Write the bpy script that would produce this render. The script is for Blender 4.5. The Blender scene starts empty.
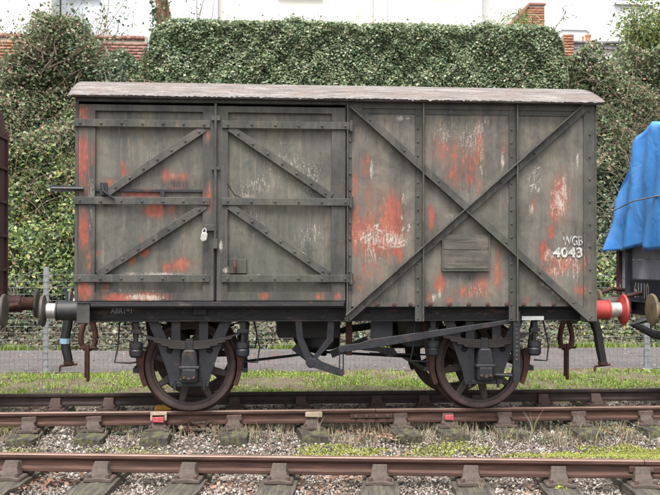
import bpy, bmesh, math, random
import numpy as np
from mathutils import Matrix, Vector
random.seed(7); rng = np.random.default_rng(11)
scene = bpy.context.scene
COL = scene.collection
R = math.radians

# ---------------------------------------------------------------- camera
F, YAW, PIT, ROL = 1040.506, .083, .012, .002
CAM = np.array([-1.005, -11.82, 1.59])
_r = np.array([math.cos(YAW), -math.sin(YAW), 0.0]); _f = np.array([math.sin(YAW), math.cos(YAW), 0.0]); _u = np.array([0, 0, 1.0])
_f2 = _f*math.cos(PIT)+_u*math.sin(PIT); _u2 = _u*math.cos(PIT)-_f*math.sin(PIT)
_rx = _r*math.cos(ROL)+_u2*math.sin(ROL); _ux = _u2*math.cos(ROL)-_r*math.sin(ROL)
cd = bpy.data.cameras.new('camera'); cam = bpy.data.objects.new('camera', cd); COL.objects.link(cam)
cd.sensor_width = 36; cd.lens = F/660*36; cd.clip_end = 3000; cd.clip_start = .1
M = Matrix((( _rx[0], _ux[0], -_f2[0], CAM[0]), (_rx[1], _ux[1], -_f2[1], CAM[1]), (_rx[2], _ux[2], -_f2[2], CAM[2]), (0, 0, 0, 1)))
cam.matrix_world = M
scene.camera = cam

def ray(x, y): return _rx*(x-330) - _ux*(y-247.5) + _f2*F
def atY(x, y, Y):
    d = ray(x, y); p = CAM+d*(Y-CAM[1])/d[1]; return p
def atZ(x, y, Z):
    d = ray(x, y); p = CAM+d*(Z-CAM[2])/d[2]; return p

# ---------------------------------------------------------------- sky, sun, exposure
SUN_EL, SUN_AZ = 64, 200        # azimuth: degrees clockwise from +Y
w = bpy.data.worlds.new('World'); scene.world = w; w.use_nodes = True
nt = w.node_tree; nt.nodes.clear()
sk = nt.nodes.new('ShaderNodeTexSky'); sk.sky_type = 'NISHITA'; sk.sun_disc = False
sk.sun_elevation = R(SUN_EL); sk.sun_rotation = R(SUN_AZ); sk.dust_density = 4; sk.air_density = 1
hs = nt.nodes.new('ShaderNodeHueSaturation'); hs.inputs['Saturation'].default_value = .22   # overcast: a grey-white sky
bg = nt.nodes.new('ShaderNodeBackground'); bg.inputs['Strength'].default_value = .15
wo = nt.nodes.new('ShaderNodeOutputWorld')
nt.links.new(sk.outputs[0], hs.inputs['Color']); nt.links.new(hs.outputs[0], bg.inputs['Color']); nt.links.new(bg.outputs[0], wo.inputs['Surface'])
sl = bpy.data.lights.new('sun', 'SUN'); sl.energy = 1.5; sl.angle = R(18); sl.color = (1, .96, .9)
so = bpy.data.objects.new('sun', sl); COL.objects.link(so)
az = R(SUN_AZ); el = R(SUN_EL)
sd = Vector((math.sin(az)*math.cos(el), math.cos(az)*math.cos(el), math.sin(el)))
so.rotation_euler = sd.to_track_quat('Z', 'Y').to_euler(); so.location = (0, 0, 30)
vs = scene.view_settings; vs.view_transform = 'Standard'; vs.look = 'None'; vs.exposure = 1.5; vs.gamma = 1; vs.use_curve_mapping = False
scene.cycles.max_bounces = 6

# ---------------------------------------------------------------- node helper
class G:
    def __init__(s, name):
        s.m = bpy.data.materials.new(name); s.m.use_nodes = True; s.t = s.m.node_tree
        s.b = s.t.nodes['Principled BSDF']; s.tc = s.t.nodes.new('ShaderNodeTexCoord'); s.obj = s.tc.outputs['Object']
    def lk(s, a, b): s.t.links.new(a, b)
    def put(s, sock, v):
        if hasattr(v, 'node'): s.lk(v, sock)
        elif isinstance(v, tuple) and len(v) == 3 and sock.type == 'RGBA': sock.default_value = (*v, 1)
        else: sock.default_value = v
    def mp(s, sc, vec=None, rot=(0, 0, 0), loc=(0, 0, 0)):
        n = s.t.nodes.new('ShaderNodeMapping'); s.lk(vec or s.obj, n.inputs[0]); n.inputs['Scale'].default_value = sc
        n.inputs['Rotation'].default_value = rot; n.inputs['Location'].default_value = loc; return n.outputs[0]
    def noise(s, scale, detail=4, vec=None, rough=.6, dist=0):
        n = s.t.nodes.new('ShaderNodeTexNoise'); s.lk(vec or s.obj, n.inputs['Vector'])
        n.inputs['Scale'].default_value = scale; n.inputs['Detail'].default_value = detail; n.inputs['Roughness'].default_value = rough
        n.inputs['Distortion'].default_value = dist; return n.outputs[0]
    def ramp(s, fac, stops, interp='LINEAR'):
        n = s.t.nodes.new('ShaderNodeValToRGB'); s.lk(fac, n.inputs[0]); e = n.color_ramp.elements; n.color_ramp.interpolation = interp
        while len(e) < len(stops): e.new(.5)
        for k, (p, c) in zip(e, stops):
            k.position = p; k.color = (c, c, c, 1) if not isinstance(c, tuple) else (*c, 1)
        return n.outputs[0]
    def mix(s, fac, a, b, mode='MIX'):
        n = s.t.nodes.new('ShaderNodeMix'); n.data_type = 'RGBA'; n.blend_type = mode
        s.put(n.inputs[0], fac); s.put(n.inputs[6], a); s.put(n.inputs[7], b); return n.outputs[2]
    def ma(s, op, a, b=0.0, c=0.0):
        n = s.t.nodes.new('ShaderNodeMath'); n.operation = op; s.put(n.inputs[0], a); s.put(n.inputs[1], b); s.put(n.inputs[2], c); return n.outputs[0]
    def sstep(s, v, lo, hi):
        n = s.t.nodes.new('ShaderNodeMapRange'); n.interpolation_type = 'SMOOTHSTEP'
        s.put(n.inputs[0], v); s.put(n.inputs[1], lo); s.put(n.inputs[2], hi); return n.outputs[0]
    def island(s):
        n = s.t.nodes.new('ShaderNodeNewGeometry'); return n.outputs['Random Per Island']
    def attr(s, name):
        n = s.t.nodes.new('ShaderNodeAttribute'); n.attribute_name = name; return n.outputs['Color']
    def sep(s, c):
        n = s.t.nodes.new('ShaderNodeSeparateColor'); s.lk(c, n.inputs[0]); return n.outputs
    def fin(s, col, rough=.7, metal=0.0, bump=None, bs=.3, bd=.01, spec=None):
        s.put(s.b.inputs['Base Color'], col); s.put(s.b.inputs['Roughness'], rough); s.put(s.b.inputs['Metallic'], metal)
        if spec is not None: s.b.inputs['Specular IOR Level'].default_value = spec
        if bump is not None:
            n = s.t.nodes.new('ShaderNodeBump'); n.inputs['Strength'].default_value = bs; n.inputs['Distance'].default_value = bd
            s.lk(bump, n.inputs['Height']); s.lk(n.outputs[0], s.b.inputs['Normal'])
        return s.m

def plain(name, c1, c2, scale=8, rough=.7, metal=0, bs=.3, sc=(1, 1, 1), rust=0.0, rustc=(.12, .05, .03), bd=.004, dirt=0.0, dirtc=(.10, .085, .075)):
    g = G(name); v = g.mp(sc); n = g.noise(scale, 6, v, .68); col = g.ramp(n, [(.3, c1), (.7, c2)])
    if rust: col = g.mix(g.sstep(g.noise(scale*.7, 6, g.mp(sc, loc=(3, 1, 2)), .7), .72-rust, .84-rust), col, rustc)
    f = g.noise(scale*9, 4, v, .7)
    if dirt: col = g.mix(g.ma('MULTIPLY', g.sstep(g.noise(scale*2.3, 6, g.mp(sc, loc=(1, 6, 2)), .75), .5, .7), dirt), col, dirtc)
    return g.fin(col, rough, metal, f, bs, bd)

def paint(name, dark, light, streaky):
    """weathered paint whose loss is steered by the vertex attribute 'wear' (r: red undercoat, g: pale bare, b: soot)"""
    g = G(name)
    streak = g.noise(1, 6, g.mp((30, 30, 2.6)), .7); st2 = g.noise(1, 6, g.mp((75, 75, 11.0), loc=(4, 2, 1)), .75)
    wide = g.noise(1, 4, g.mp((5.5, 5.5, .7), loc=(1, 5, 2)), .6); blotch = g.noise(3.1, 6, None, .7, .4); fine = g.noise(70, 5, None, .75); big = g.noise(1.3, 4, g.mp((1, 1, .6), loc=(7, 0, 3)), .6, .5)
    speck = g.noise(26, 5, g.mp((1, 1, .55), loc=(2, 9, 4)), .75)
    mid = tuple((p+q)/2 for p, q in zip(dark, light))
    base = g.ramp(blotch, [(.30, tuple(x*.72 for x in dark)), (.42, dark), (.54, mid), (.70, light)])
    base = g.mix(1.0, base, g.ramp(wide, [(.32, (.68, .70, .74)), (.5, (1, 1, 1)), (.68, (1.32, 1.26, 1.12))]), 'MULTIPLY')
    base = g.mix(g.ma('MULTIPLY', g.sstep(streak, .52, .74), streaky), base, (.20, .175, .13))
    base = g.mix(g.ma('MULTIPLY', g.sstep(big, .52, .68), .35), base, (.055, .066, .045))
    base = g.mix(g.ma('MULTIPLY', g.sstep(speck, .58, .72), .55), base, tuple(x*.45 for x in dark))
    base = g.mix(g.ma('MULTIPLY', g.sstep(st2, .60, .74), .5), base, (.045, .040, .036))
    base = g.mix(g.ma('MULTIPLY', g.sstep(g.noise(40, 5, g.mp((1, 1, .4), loc=(8, 3, 1)), .8), .66, .76), .6), base, (.26, .235, .20))
    ch = g.sep(g.attr('wear'))
    v = g.ma('ADD', g.ma('MULTIPLY', streak, .42), g.ma('ADD', g.ma('MULTIPLY', st2, .30), g.ma('MULTIPLY', speck, .28)))
    vn = g.ma('MULTIPLY_ADD', v, 3.4, -1.2)
    th = g.ma('SUBTRACT', 1.0, g.ma('MULTIPLY', ch[0], .86))
    base = g.mix(g.ma('MULTIPLY', g.sstep(ch[0], .1, 1.0), .30), base, (.155, .075, .055))
    halo = g.sstep(vn, g.ma('SUBTRACT', th, .45), g.ma('ADD', th, .05))
    base = g.mix(g.ma('MULTIPLY', halo, .45), base, (.13, .065, .045))
    rm = g.sstep(vn, g.ma('SUBTRACT', th, .10), g.ma('ADD', th, .22))
    rm = g.ma('MULTIPLY', rm, g.ma('MULTIPLY_ADD', g.sstep(g.ma('ADD', g.ma('MULTIPLY', st2, .5), g.ma('MULTIPLY', fine, .5)), .42, .56),   .45, .55))
    red = g.ramp(g.ma('ADD', g.ma('MULTIPLY', speck, .6), g.ma('MULTIPLY', wide, .4)), [(.36, (.15, .034, .021)), (.46, (.285, .050, .030)), (.57, (.32, .10, .055)), (.68, (.35, .21, .16))])
    col = g.mix(g.ma('MULTIPLY', rm, .84), base, red)
    runs = g.t.nodes.new('ShaderNodeAttribute'); runs.attribute_name = 'wear'
    rr_ = g.ma('MULTIPLY', g.ma('SUBTRACT', 1.0, runs.outputs['Alpha']), g.sstep(st2, .36, .62)); col = g.mix(g.ma('MULTIPLY', rr_, .9), col, (.050, .031, .022))
    th2 = g.ma('SUBTRACT', 1.0, g.ma('MULTIPLY', ch[1], .9)); vn2 = g.ma('MULTIPLY_ADD', g.ma('ADD', g.ma('MULTIPLY', st2, .6), g.ma('MULTIPLY', fine, .4)), 3.0, -1.0)
    pm = g.sstep(vn2, g.ma('SUBTRACT', th2, .18), g.ma('ADD', th2, .2))
    col = g.mix(g.ma('MULTIPLY', pm, .80), col, g.ramp(speck, [(.35, (.22, .19, .15)), (.62, (.46, .42, .37))]))
    col = g.mix(g.ma('MULTIPLY', ch[2], g.sstep(st2, .3, .6)), col, (.018, .018, .020))
    h = g.ma('ADD', g.ma('MULTIPLY', streak, .5), g.ma('ADD', g.ma('MULTIPLY', speck, .5), g.ma('MULTIPLY', rm, -.3)))
    return g.fin(col, g.ramp(speck, [(.3, .55), (.7, .85)]), 0, h, .5, .004, .4)

def leafmat(name, stops, rough=.5, patch=.5, bright=.28):
    g = G(name); r = g.island(); c = g.ramp(r, stops, 'LINEAR')
    n = g.noise(patch*2, 3)
    c = g.mix(g.sstep(n, .35, .7), c, g.mix(1.0, c, (1-bright, 1-bright*.8, 1-bright), 'MULTIPLY'))
    m = g.fin(c, rough, 0, spec=.5)
    tr_ = g.t.nodes.new('ShaderNodeBsdfTranslucent'); mx = g.t.nodes.new('ShaderNodeMixShader'); mx.inputs[0].default_value = .28
    out = [n for n in g.t.nodes if n.type == 'OUTPUT_MATERIAL'][0]; g.lk(c, tr_.inputs['Color']); g.lk(g.b.outputs[0], mx.inputs[1]); g.lk(tr_.outputs[0], mx.inputs[2]); g.lk(mx.outputs[0], out.inputs['Surface'])
    return m

def rail_mat(name, top):
    g = G(name); n = g.noise(6, 5, g.mp((.6, 6, 6))); f = g.noise(70, 4)
    if top: c = g.ramp(n, [(.3, (.12, .064, .045)), (.7, (.235, .155, .12))])
    else: c = g.ramp(n, [(.3, (.025, .012, .008)), (.52, (.060, .026, .017)), (.75, (.108, .050, .034))])
    c = g.mix(g.ma('MULTIPLY', g.sstep(f, .5, .8), .4), c, (.05, .03, .028))
    return g.fin(c, .5 if top else .8, .25 if top else 0, f, .4, .003)

MT = {}
MT['panel'] = paint('weathered_panel_paint', (.066, .066, .057), (.118, .110, .093), .6)
MT['frame'] = paint('weathered_frame_paint', (.040, .040, .036), (.074, .071, .063), .28)
MT['sheet'] = paint('weathered_steel_sheet_paint', (.084, .078, .067), (.148, .132, .113), .6)
MT['iron'] = plain('blue_black_iron', (.0045, .005, .0075), (.014, .0148, .020), 9, .5, 0, .5, rust=.16, rustc=(.042, .022, .016), dirt=.55, dirtc=(.036, .032, .032))
MT['sole'] = plain('sooty_solebar_iron', (.006, .0065, .009), (.020, .0185, .020), 6, .7, 0, .3, sc=(1, 1, 3), rust=.18, rustc=(.075, .046, .037), dirt=.4, dirtc=(.065, .058, .055))
MT['dark'] = plain('oily_black_underframe', (.006, .006, .007), (.018, .016, .016), 9, .6, rust=.1, rustc=(.035, .02, .015))
MT['hole'] = plain('hole_shade_black', (.0015, .0015, .0015), (.003, .003, .003), 9, .95)  # near-black colour for the shade inside an open hole
MT['spring'] = plain('rusty_dark_spring_steel', (.014, .0115, .011), (.042, .032, .028), 12, .65, sc=(1, 1, 6))
MT['rust'] = plain('brown_rust', (.028, .013, .011), (.095, .036, .024), 14, .85, dirt=.4, dirtc=(.11, .055, .035))
MT['tyre'] = plain('dark_rusty_tyre', (.026, .015, .013), (.065, .036, .029), 10, .55, .2, .5, dirt=.5, dirtc=(.09, .05, .04))
MT['wheelc'] = plain('grimy_wheel_centre', (.022, .017, .016), (.06, .042, .036), 10, .75)
MT['steel'] = plain('bright_steel_ram', (.30, .28, .265), (.55, .53, .50), 14, .4, .5, dirt=.6, dirtc=(.12, .105, .095))
MT['redpaint'] = plain('faded_red_buffer_paint', (.33, .026, .022), (.45, .058, .045), 6, .5, 0, .3, rust=.10, rustc=(.14, .03, .02), dirt=.45, dirtc=(.20, .05, .04))
MT['yellowed'] = plain('greasy_buffer_face', (.09, .07, .045), (.27, .21, .12), 9, .5, .2)
MT['greybuf'] = plain('grey_brown_buffer_face', (.05, .045, .038), (.13, .115, .10), 9, .6, .2)
MT['black'] = plain('black_rubber', (.009, .009, .010), (.022, .022, .024), 14, .55, dirt=.5, dirtc=(.045, .040, .037))
MT['white'] = plain('white_paint', (.62, .62, .6), (.82, .82, .8), 30, .6)
MT['lblue'] = plain('pale_blue_band', (.20, .33, .43), (.28, .44, .54), 20, .5)
g = G('weathered_board'); n = g.noise(1, 6, g.mp((3, 30, 34)), .75); b = g.noise(7, 5)
c = g.ramp(n, [(.32, (.02, .0185, .0165)), (.5, (.062, .058, .049)), (.7, (.125, .112, .093))]); c = g.mix(g.ma('MULTIPLY', g.sstep(b, .52, .7), .5), c, (.13, .105, .085))
MT['board'] = g.fin(c, .8, 0, n, .7, .006)
MT['rail'] = rail_mat('rail_rust', False); MT['railtop'] = rail_mat('rail_worn_head', True)
MT['raildark'] = plain('sooty_rail', (.022, .014, .013), (.055, .034, .03), 8, .8)
MT['chair'] = plain('rusty_cast_iron_chair', (.032, .022, .017), (.105, .078, .064), 14, .85, bs=.6)
MT['chaird'] = plain('dark_cast_iron_chair', (.05, .03, .027), (.12, .075, .065), 18, .85, bs=.6)
MT['redchair'] = plain('red_daubed_chair', (.26, .03, .04), (.42, .08, .08), 22, .7)
MT['keywood'] = plain('pale_wooden_key', (.22, .165, .11), (.42, .34, .25), 30, .8)
MT['yellowkey'] = plain('yellow_painted_key', (.42, .21, .02), (.60, .34, .04), 30, .7, dirt=.5, dirtc=(.2, .11, .04))
g = G('weathered_sleeper_timber'); v = g.mp((30, 2, 30)); n = g.noise(1, 5, v); b = g.noise(5, 4)
c = g.ramp(n, [(.3, (.018, .0145, .011)), (.5, (.055, .046, .036)), (.72, (.125, .108, .085))]); c = g.mix(g.ma('MULTIPLY', g.sstep(b, .48, .7), .6), c, (.085, .09, .04))
MT['timber'] = g.fin(c, .85, 0, n, .8, .012)
g = G('mossy_dark_sleeper_timber'); v = g.mp((30, 2, 30)); n = g.noise(1, 5, v); b = g.noise(9, 4)
c = g.ramp(n, [(.3, (.018, .015, .013)), (.7, (.06, .052, .045))]); c = g.mix(g.ma('MULTIPLY', g.sstep(b, .42, .65), .8), c, (.11, .11, .04))
MT['timberd'] = g.fin(c, .9, 0, n, .8, .012)
g = G('ballast_stone'); r = g.island()
c = g.ramp(r, [(0, (.065, .053, .044)), (.25, (.155, .132, .112)), (.5, (.26, .225, .195)), (.66, (.19, .125, .092)), (.82, (.335, .30, .265)), (.95, (.50, .465, .425)), (1, (.10, .07, .052))])
MT['stone'] = g.fin(g.mix(.35, c, g.mix(1.0, c, g.ramp(g.noise(40, 4), [(.3, .4), (.7, 1.25)]), 'MULTIPLY')), .85)
g = G('gritty_ground_soil'); n = g.noise(5, 6); f = g.noise(60, 5)
c = g.ramp(n, [(.3, (.045, .035, .026)), (.55, (.085, .068, .052)), (.75, (.12, .098, .08))]); c = g.mix(g.sstep(f, .5, .7), c, (.17, .145, .125))
MT['soil'] = g.fin(c, .95, 0, f, .8, .03)
g = G('turf_soil'); n = g.noise(3, 6); f = g.noise(40, 5)
c = g.ramp(n, [(.35, (.095, .07, .05)), (.52, (.12, .095, .062)), (.68, (.15, .165, .05))]); c = g.mix(g.ma('MULTIPLY', g.sstep(f, .5, .7), .6), c, (.12, .085, .06))
MT['turf'] = g.fin(c, .95, 0, f, .8, .03)
g = G('damp_asphalt'); n = g.noise(1.3, 5); f = g.noise(90, 4)
c = g.ramp(n, [(.3, (.075, .068, .067)), (.7, (.12, .108, .106))]); c = g.mix(g.sstep(f, .5, .75), c, (.055, .05, .05)); c = g.mix(g.ma('MULTIPLY', g.sstep(g.noise(7, 5), .58, .7), .6), c, (.11, .078, .06))
MT['asphalt'] = g.fin(c, .8, 0, f, .5, .01)
MT['banksoil'] = plain('dark_bank_soil', (.018, .016, .012), (.05, .042, .032), 3, .95)
MT['cane'] = leafmat('dry_cane', [(0, (.10, .07, .05)), (.4, (.21, .155, .115)), (.75, (.30, .24, .19)), (1, (.17, .085, .055))], .8)
MT['leafhedge'] = leafmat('hedge_leaf', [(0, (.05, .085, .045)), (.25, (.11, .165, .08)), (.55, (.185, .245, .125)), (.82, (.28, .335, .185)), (.93, (.38, .40, .26)), (1, (.32, .235, .15))], .4, .6)
MT['leafbramble'] = leafmat('bramble_leaf', [(0, (.045, .075, .04)), (.25, (.11, .165, .075)), (.55, (.20, .26, .12)), (.70, (.26, .26, .14)), (.82, (.27, .17, .115)), (.93, (.38, .31, .23)), (1, (.25, .115, .085))], .5, .8)
MT['leafyellow'] = leafmat('yellow_green_leaf', [(0, (.04, .075, .03)), (.3, (.11, .17, .055)), (.6, (.185, .255, .075)), (.84, (.29, .33, .10)), (.94, (.38, .36, .13)), (1, (.34, .21, .10))], .45, .7)
MT['leafivy'] = leafmat('dark_ivy_leaf', [(0, (0.044, 0.074, 0.047)), (.4, (0.108, 0.168, 0.099)), (.7, (0.194, 0.267, 0.159)), (.85, (0.325, 0.359, 0.234)), (1, (0.373, 0.256, 0.172))], .4, .7)
MT['grass'] = leafmat('grass_blade', [(0, (.115, .18, .025)), (.4, (.215, .335, .04)), (.75, (.30, .42, .065)), (.9, (.34, .31, .12)), (1, (.22, .16, .10))], .6, .9, .3)
MT['moss'] = leafmat('moss_tuft', [(0, (.15, .17, .03)), (.5, (.27, .29, .05)), (1, (.36, .36, .10))], .7, 2, .2)
MT['straw'] = leafmat('dry_straw', [(0, (.16, .11, .07)), (.5, (.32, .25, .17)), (.85, (.45, .37, .27)), (1, (.10, .14, .04))], .8, 2)
MT['deadleaf'] = leafmat('fallen_leaf', [(0, (.12, .05, .035)), (.4, (.24, .12, .08)), (.75, (.33, .20, .15)), (1, (.42, .34, .25))], .7, 2)
MT['litter'] = leafmat('leaf_litter', [(0, (.05, .045, .03)), (.35, (.15, .12, .085)), (.65, (.24, .20, .15)), (.85, (.14, .17, .075)), (1, (.34, .29, .23))], .8, 1.5)
MT['galv'] = plain('galvanised_steel', (.22, .23, .25), (.36, .37, .39), 12, .5, .4)
MT['wire'] = plain('dull_galvanised_wire', (.13, .13, .13), (.24, .24, .24), 12, .55, .2)
MT['maroon'] = plain('faded_maroon_paint', (.045, .012, .013), (.085, .026, .026), 4, .6, 0, .3, sc=(3, 3, 1), rust=.08, rustc=(.10, .035, .025))
MT['navy'] = plain('navy_paint', (.010, .014, .032), (.022, .03, .06), 8, .5)
MT['greymauve'] = plain('grey_lilac_board_paint', (.34, .34, .41), (.50, .50, .57), 5, .7, sc=(1, 3, 1))
MT['endboard'] = plain('dark_grey_blue_end_paint', (.045, .048, .06), (.09, .094, .112), 6, .7)
g = G('blue_tarpaulin'); n = g.noise(2.2, 4); f = g.noise(25, 3)
c = g.ramp(n, [(.3, (.035, .18, .50)), (.7, (.075, .27, .64))])
r1_ = g.ma('ABSOLUTE', g.ma('SUBTRACT', g.noise(3.2, 3, g.mp((1, 1, .6)), .5, 1.2), .5)); r2_ = g.ma('ABSOLUTE', g.ma('SUBTRACT', g.noise(9, 2, g.mp((1, 1, .7)), .5, .8), .5))
c = g.mix(g.ma('MULTIPLY', g.sstep(g.noise(5, 6, None, .7), .54, .7), .35), c, (.12, .24, .45))
MT['tarp'] = g.fin(c, .38, 0, g.ma('ADD', r1_, g.ma('MULTIPLY', r2_, .12)), .5, .05, .6)
g = G('lichened_roof_felt'); n = g.noise(3, 6); f = g.noise(26, 5); st = g.noise(1, 5, g.mp((3, 14, 14)))
c = g.ramp(st, [(.3, (.075, .062, .055)), (.47, (.135, .118, .108)), (.60, (.20, .18, .17)), (.75, (.30, .275, .265))]); c = g.mix(g.ma('MULTIPLY', g.sstep(n, .46, .66), .75), c, (.15, .112, .095))
c = g.mix(g.ma('MULTIPLY', g.sstep(f, .50, .68), .75), c, (.075, .058, .052))
MT['roof'] = g.fin(c, .85, 0, f, .6, .008)
MT['lip'] = plain('pale_roof_edge', (.15, .13, .125), (.38, .355, .35), 9, .8, sc=(1, 1, 6), dirt=.9, dirtc=(.09, .065, .055))
MT['felt_edge'] = plain('dark_tarred_roof_edge', (.02, .02, .024), (.06, .055, .056), 14, .8, sc=(1, 3, 3))
MT['render'] = plain('cream_render', (.58, .555, .50), (.66, .635, .575), .6, .9, bs=.1)
MT['renderw'] = plain('white_render', (.60, .60, .59), (.70, .70, .69), .6, .9, bs=.1)
MT['renderb'] = plain('pale_blue_render', (.53, .57, .61), (.62, .655, .69), .6, .9, bs=.1)
MT['lilac'] = plain('pale_lilac_door_paint', (.60, .58, .68), (.66, .64, .74), 2, .6)
MT['pinkpipe'] = plain('pale_pink_pipe', (.62, .50, .47), (.68, .56, .53), 2, .6)
MT['slate'] = plain('grey_slate', (.16, .155, .165), (.28, .27, .275), 5, .8)
MT['rooftile'] = plain('brown_roof_tile', (.2, .11, .08), (.3, .17, .12), 6, .85)
MT['terracotta'] = plain('terracotta', (.5, .2, .1), (.58, .26, .14), 8, .8)
MT['mortar'] = plain('lime_mortar', (.34, .28, .23), (.46, .39, .33), 9, .95)
g = G('orange_brick'); r = g.island()
MT['brick'] = g.fin(g.ramp(r, [(0, (.21, .085, .055)), (.4, (.30, .13, .07)), (.75, (.36, .18, .10)), (1, (.27, .17, .135))]), .9)
g = G('red_brick'); r = g.island()
MT['brickred'] = g.fin(g.ramp(r, [(0, (.17, .075, .062)), (.5, (.25, .11, .09)), (1, (.32, .17, .14))]), .9)
MT['window'] = plain('window_frame_white', (.75, .75, .74), (.8, .8, .8), 5, .5)
g = G('window_glass'); MT['glass'] = g.fin((.10, .12, .13), .08, 0)
MT['bark'] = plain('orange_brown_bark', (.16, .085, .05), (.32, .19, .12), 10, .9, sc=(1, 1, .3))
g = G('worn_white_lettering'); n = g.noise(1, 5, g.mp((60, 60, 22)), .7)
MT['letter'] = g.fin(g.mix(g.sstep(n, .44, .62), (.46, .46, .44), (.13, .125, .105)), .75)
g = G('half_worn_lettering'); n = g.noise(1, 5, g.mp((50, 50, 22), loc=(3, 0, 1)), .7)
MT['letter_thin'] = g.fin(g.mix(g.sstep(n, .40, .56), (.42, .42, .41), (.105, .10, .088)), .75)
g = G('faint_chalk_lettering'); n = g.noise(1, 5, g.mp((90, 90, 40)), .7)
MT['letter_faint'] = g.fin(g.mix(g.sstep(n, .56, .76), (.30, .30, .32), (.05, .05, .055)), .75)
MT['brass'] = plain('silver_padlock', (.55, .54, .55), (.72, .7, .7), 20, .35, .6)
MT['fabric'] = plain('cream_padlock_tag', (.22, .21, .205), (.46, .44, .42), 60, .6)

# ---------------------------------------------------------------- mesh helpers
class MB:
    def __init__(s): s.v = []; s.f = []; s.mi = []
    def add(s, vs, fs, mi=0):
        o = len(s.v); s.v += [tuple(map(float, p)) for p in vs]; s.f += [tuple(i+o for i in f) for f in fs]; s.mi += [mi]*len(fs); return s
    def box(s, x0, x1, y0, y1, z0, z1, mi=0):
        vs = [(x, y, z) for z in (z0, z1) for y in (y0, y1) for x in (x0, x1)]
        return s.add(vs, [(0, 2, 3, 1), (4, 5, 7, 6), (0, 1, 5, 4), (2, 6, 7, 3), (0, 4, 6, 2), (1, 3, 7, 5)], mi)
    def prism(s, poly, y0, y1, mi=0):           # polygon in x,z extruded along y
        n = len(poly); a = sum(poly[i][0]*poly[(i+1) % n][1]-poly[(i+1) % n][0]*poly[i][1] for i in range(n))
        if a < 0: poly = poly[::-1]
        vs = [(x, y0, z) for x, z in poly]+[(x, y1, z) for x, z in poly]
        fs = [tuple(range(n)), tuple(range(2*n-1, n-1, -1))]+[(i, i+n, (i+1) % n+n, (i+1) % n) for i in range(n)]
        return s.add(vs, fs, mi)
    def prismx(s, poly, x0, x1, mi=0):          # polygon in y,z extruded along x
        n = len(poly); a = sum(poly[i][0]*poly[(i+1) % n][1]-poly[(i+1) % n][0]*poly[i][1] for i in range(n))
        if a < 0: poly = poly[::-1]
        vs = [(x0, y, z) for y, z in poly]+[(x1, y, z) for y, z in poly]
        fs = [tuple(range(n))[::-1], tuple(range(n, 2*n))]+[(i, (i+1) % n, (i+1) % n+n, i+n) for i in range(n)]
        return s.add(vs, fs, mi)
    def bar(s, p0, p1, wd, y0, y1, off=0, mi=0):      # flat bar between two x,z points
        dx, dz = p1[0]-p0[0], p1[1]-p0[1]; L = math.hypot(dx, dz); nx, nz = -dz/L, dx/L
        a, b = off-wd/2, off+wd/2
        return s.prism([(p0[0]+nx*a, p0[1]+nz*a), (p1[0]+nx*a, p1[1]+nz*a), (p1[0]+nx*b, p1[1]+nz*b), (p0[0]+nx*b, p0[1]+nz*b)], y0, y1, mi)
    def tube(s, path, r, n=8, mi=0, cap=True):
        path = [Vector(p) for p in path]; rings = []; k = len(path); rr = r if isinstance(r, (list, tuple)) else [r]*k
        prev = None
        for i, p in enumerate(path):
            d = (path[min(i+1, k-1)]-path[max(i-1, 0)]).normalized()
            if prev is None: u = d.orthogonal().normalized()
            else: u = (prev-d*prev.dot(d)).normalized()
            prev = u; v = d.cross(u)
            rings.append([p+(u*math.cos(2*math.pi*j/n)+v*math.sin(2*math.pi*j/n))*rr[i] for j in range(n)])
        vs = [q for rg in rings for q in rg]
        fs = [(i*n+j, i*n+(j+1) % n, (i+1)*n+(j+1) % n, (i+1)*n+j) for i in range(k-1) for j in range(n)]
        if cap: fs += [tuple(range(n))[::-1], tuple(range((k-1)*n, k*n))]
        return s.add(vs, fs, mi)
    def lathe(s, prof, c, axis='y', n=32, mi=0, closed=False):    # prof: (along axis, radius)
        vs = []; k = len(prof)
        for a, r in prof:
            for j in range(n):
                t = 2*math.pi*j/n; p, q = r*math.cos(t), r*math.sin(t)
                vs.append({'y': (c[0]+p, c[1]+a, c[2]+q), 'x': (c[0]+a, c[1]+p, c[2]+q), 'z': (c[0]+p, c[1]+q, c[2]+a)}[axis])
        fs = [(i*n+j, i*n+(j+1) % n, (i+1)*n+(j+1) % n, (i+1)*n+j) for i in range(k-1) for j in range(n)]
        if closed: fs += [((k-1)*n+j, (k-1)*n+(j+1) % n, (j+1) % n, j) for j in range(n)]
        else: fs += [tuple(range(n))[::-1], tuple(range((k-1)*n, k*n))]
        return s.add(vs, fs, mi)
    def slab(s, x0, x1, z0, z1, yf, yb, step=.013):     # slab with a finely gridded front face
        nx = max(2, int((x1-x0)/step)); nz = max(2, int((z1-z0)/step))
        xs = np.linspace(x0, x1, nx+1); zs = np.linspace(z0, z1, nz+1)
        vs = [(x, yf, z) for z in zs for x in xs]; W = nx+1
        s.add(vs, [(j*W+i, j*W+i+1, (j+1)*W+i+1, (j+1)*W+i) for j in range(nz) for i in range(nx)])
        vs = [(x0, yf, z0), (x1, yf, z0), (x1, yf, z1), (x0, yf, z1), (x0, yb, z0), (x1, yb, z0), (x1, yb, z1), (x0, yb, z1)]
        return s.add(vs, [(4, 7, 6, 5), (0, 4, 5, 1), (1, 5, 6, 2), (2, 6, 7, 3), (3, 7, 4, 0)])
    def bolts(s, pts, y, r=.013, h=.012, n=7):
        for x, z in pts: s.lathe([(0, r), (-h*.7, r), (-h, r*.6)], (x, y, z), 'y', n)
        return s
    def mesh(s, name):
        me = bpy.data.meshes.new(name); me.from_pydata(s.v, [], s.f)
        if any(s.mi): me.polygons.foreach_set('material_index', s.mi)
        me.update(); bm = bmesh.new(); bm.from_mesh(me); bmesh.ops.recalc_face_normals(bm, faces=bm.faces); bm.to_mesh(me); bm.free(); return me

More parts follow.
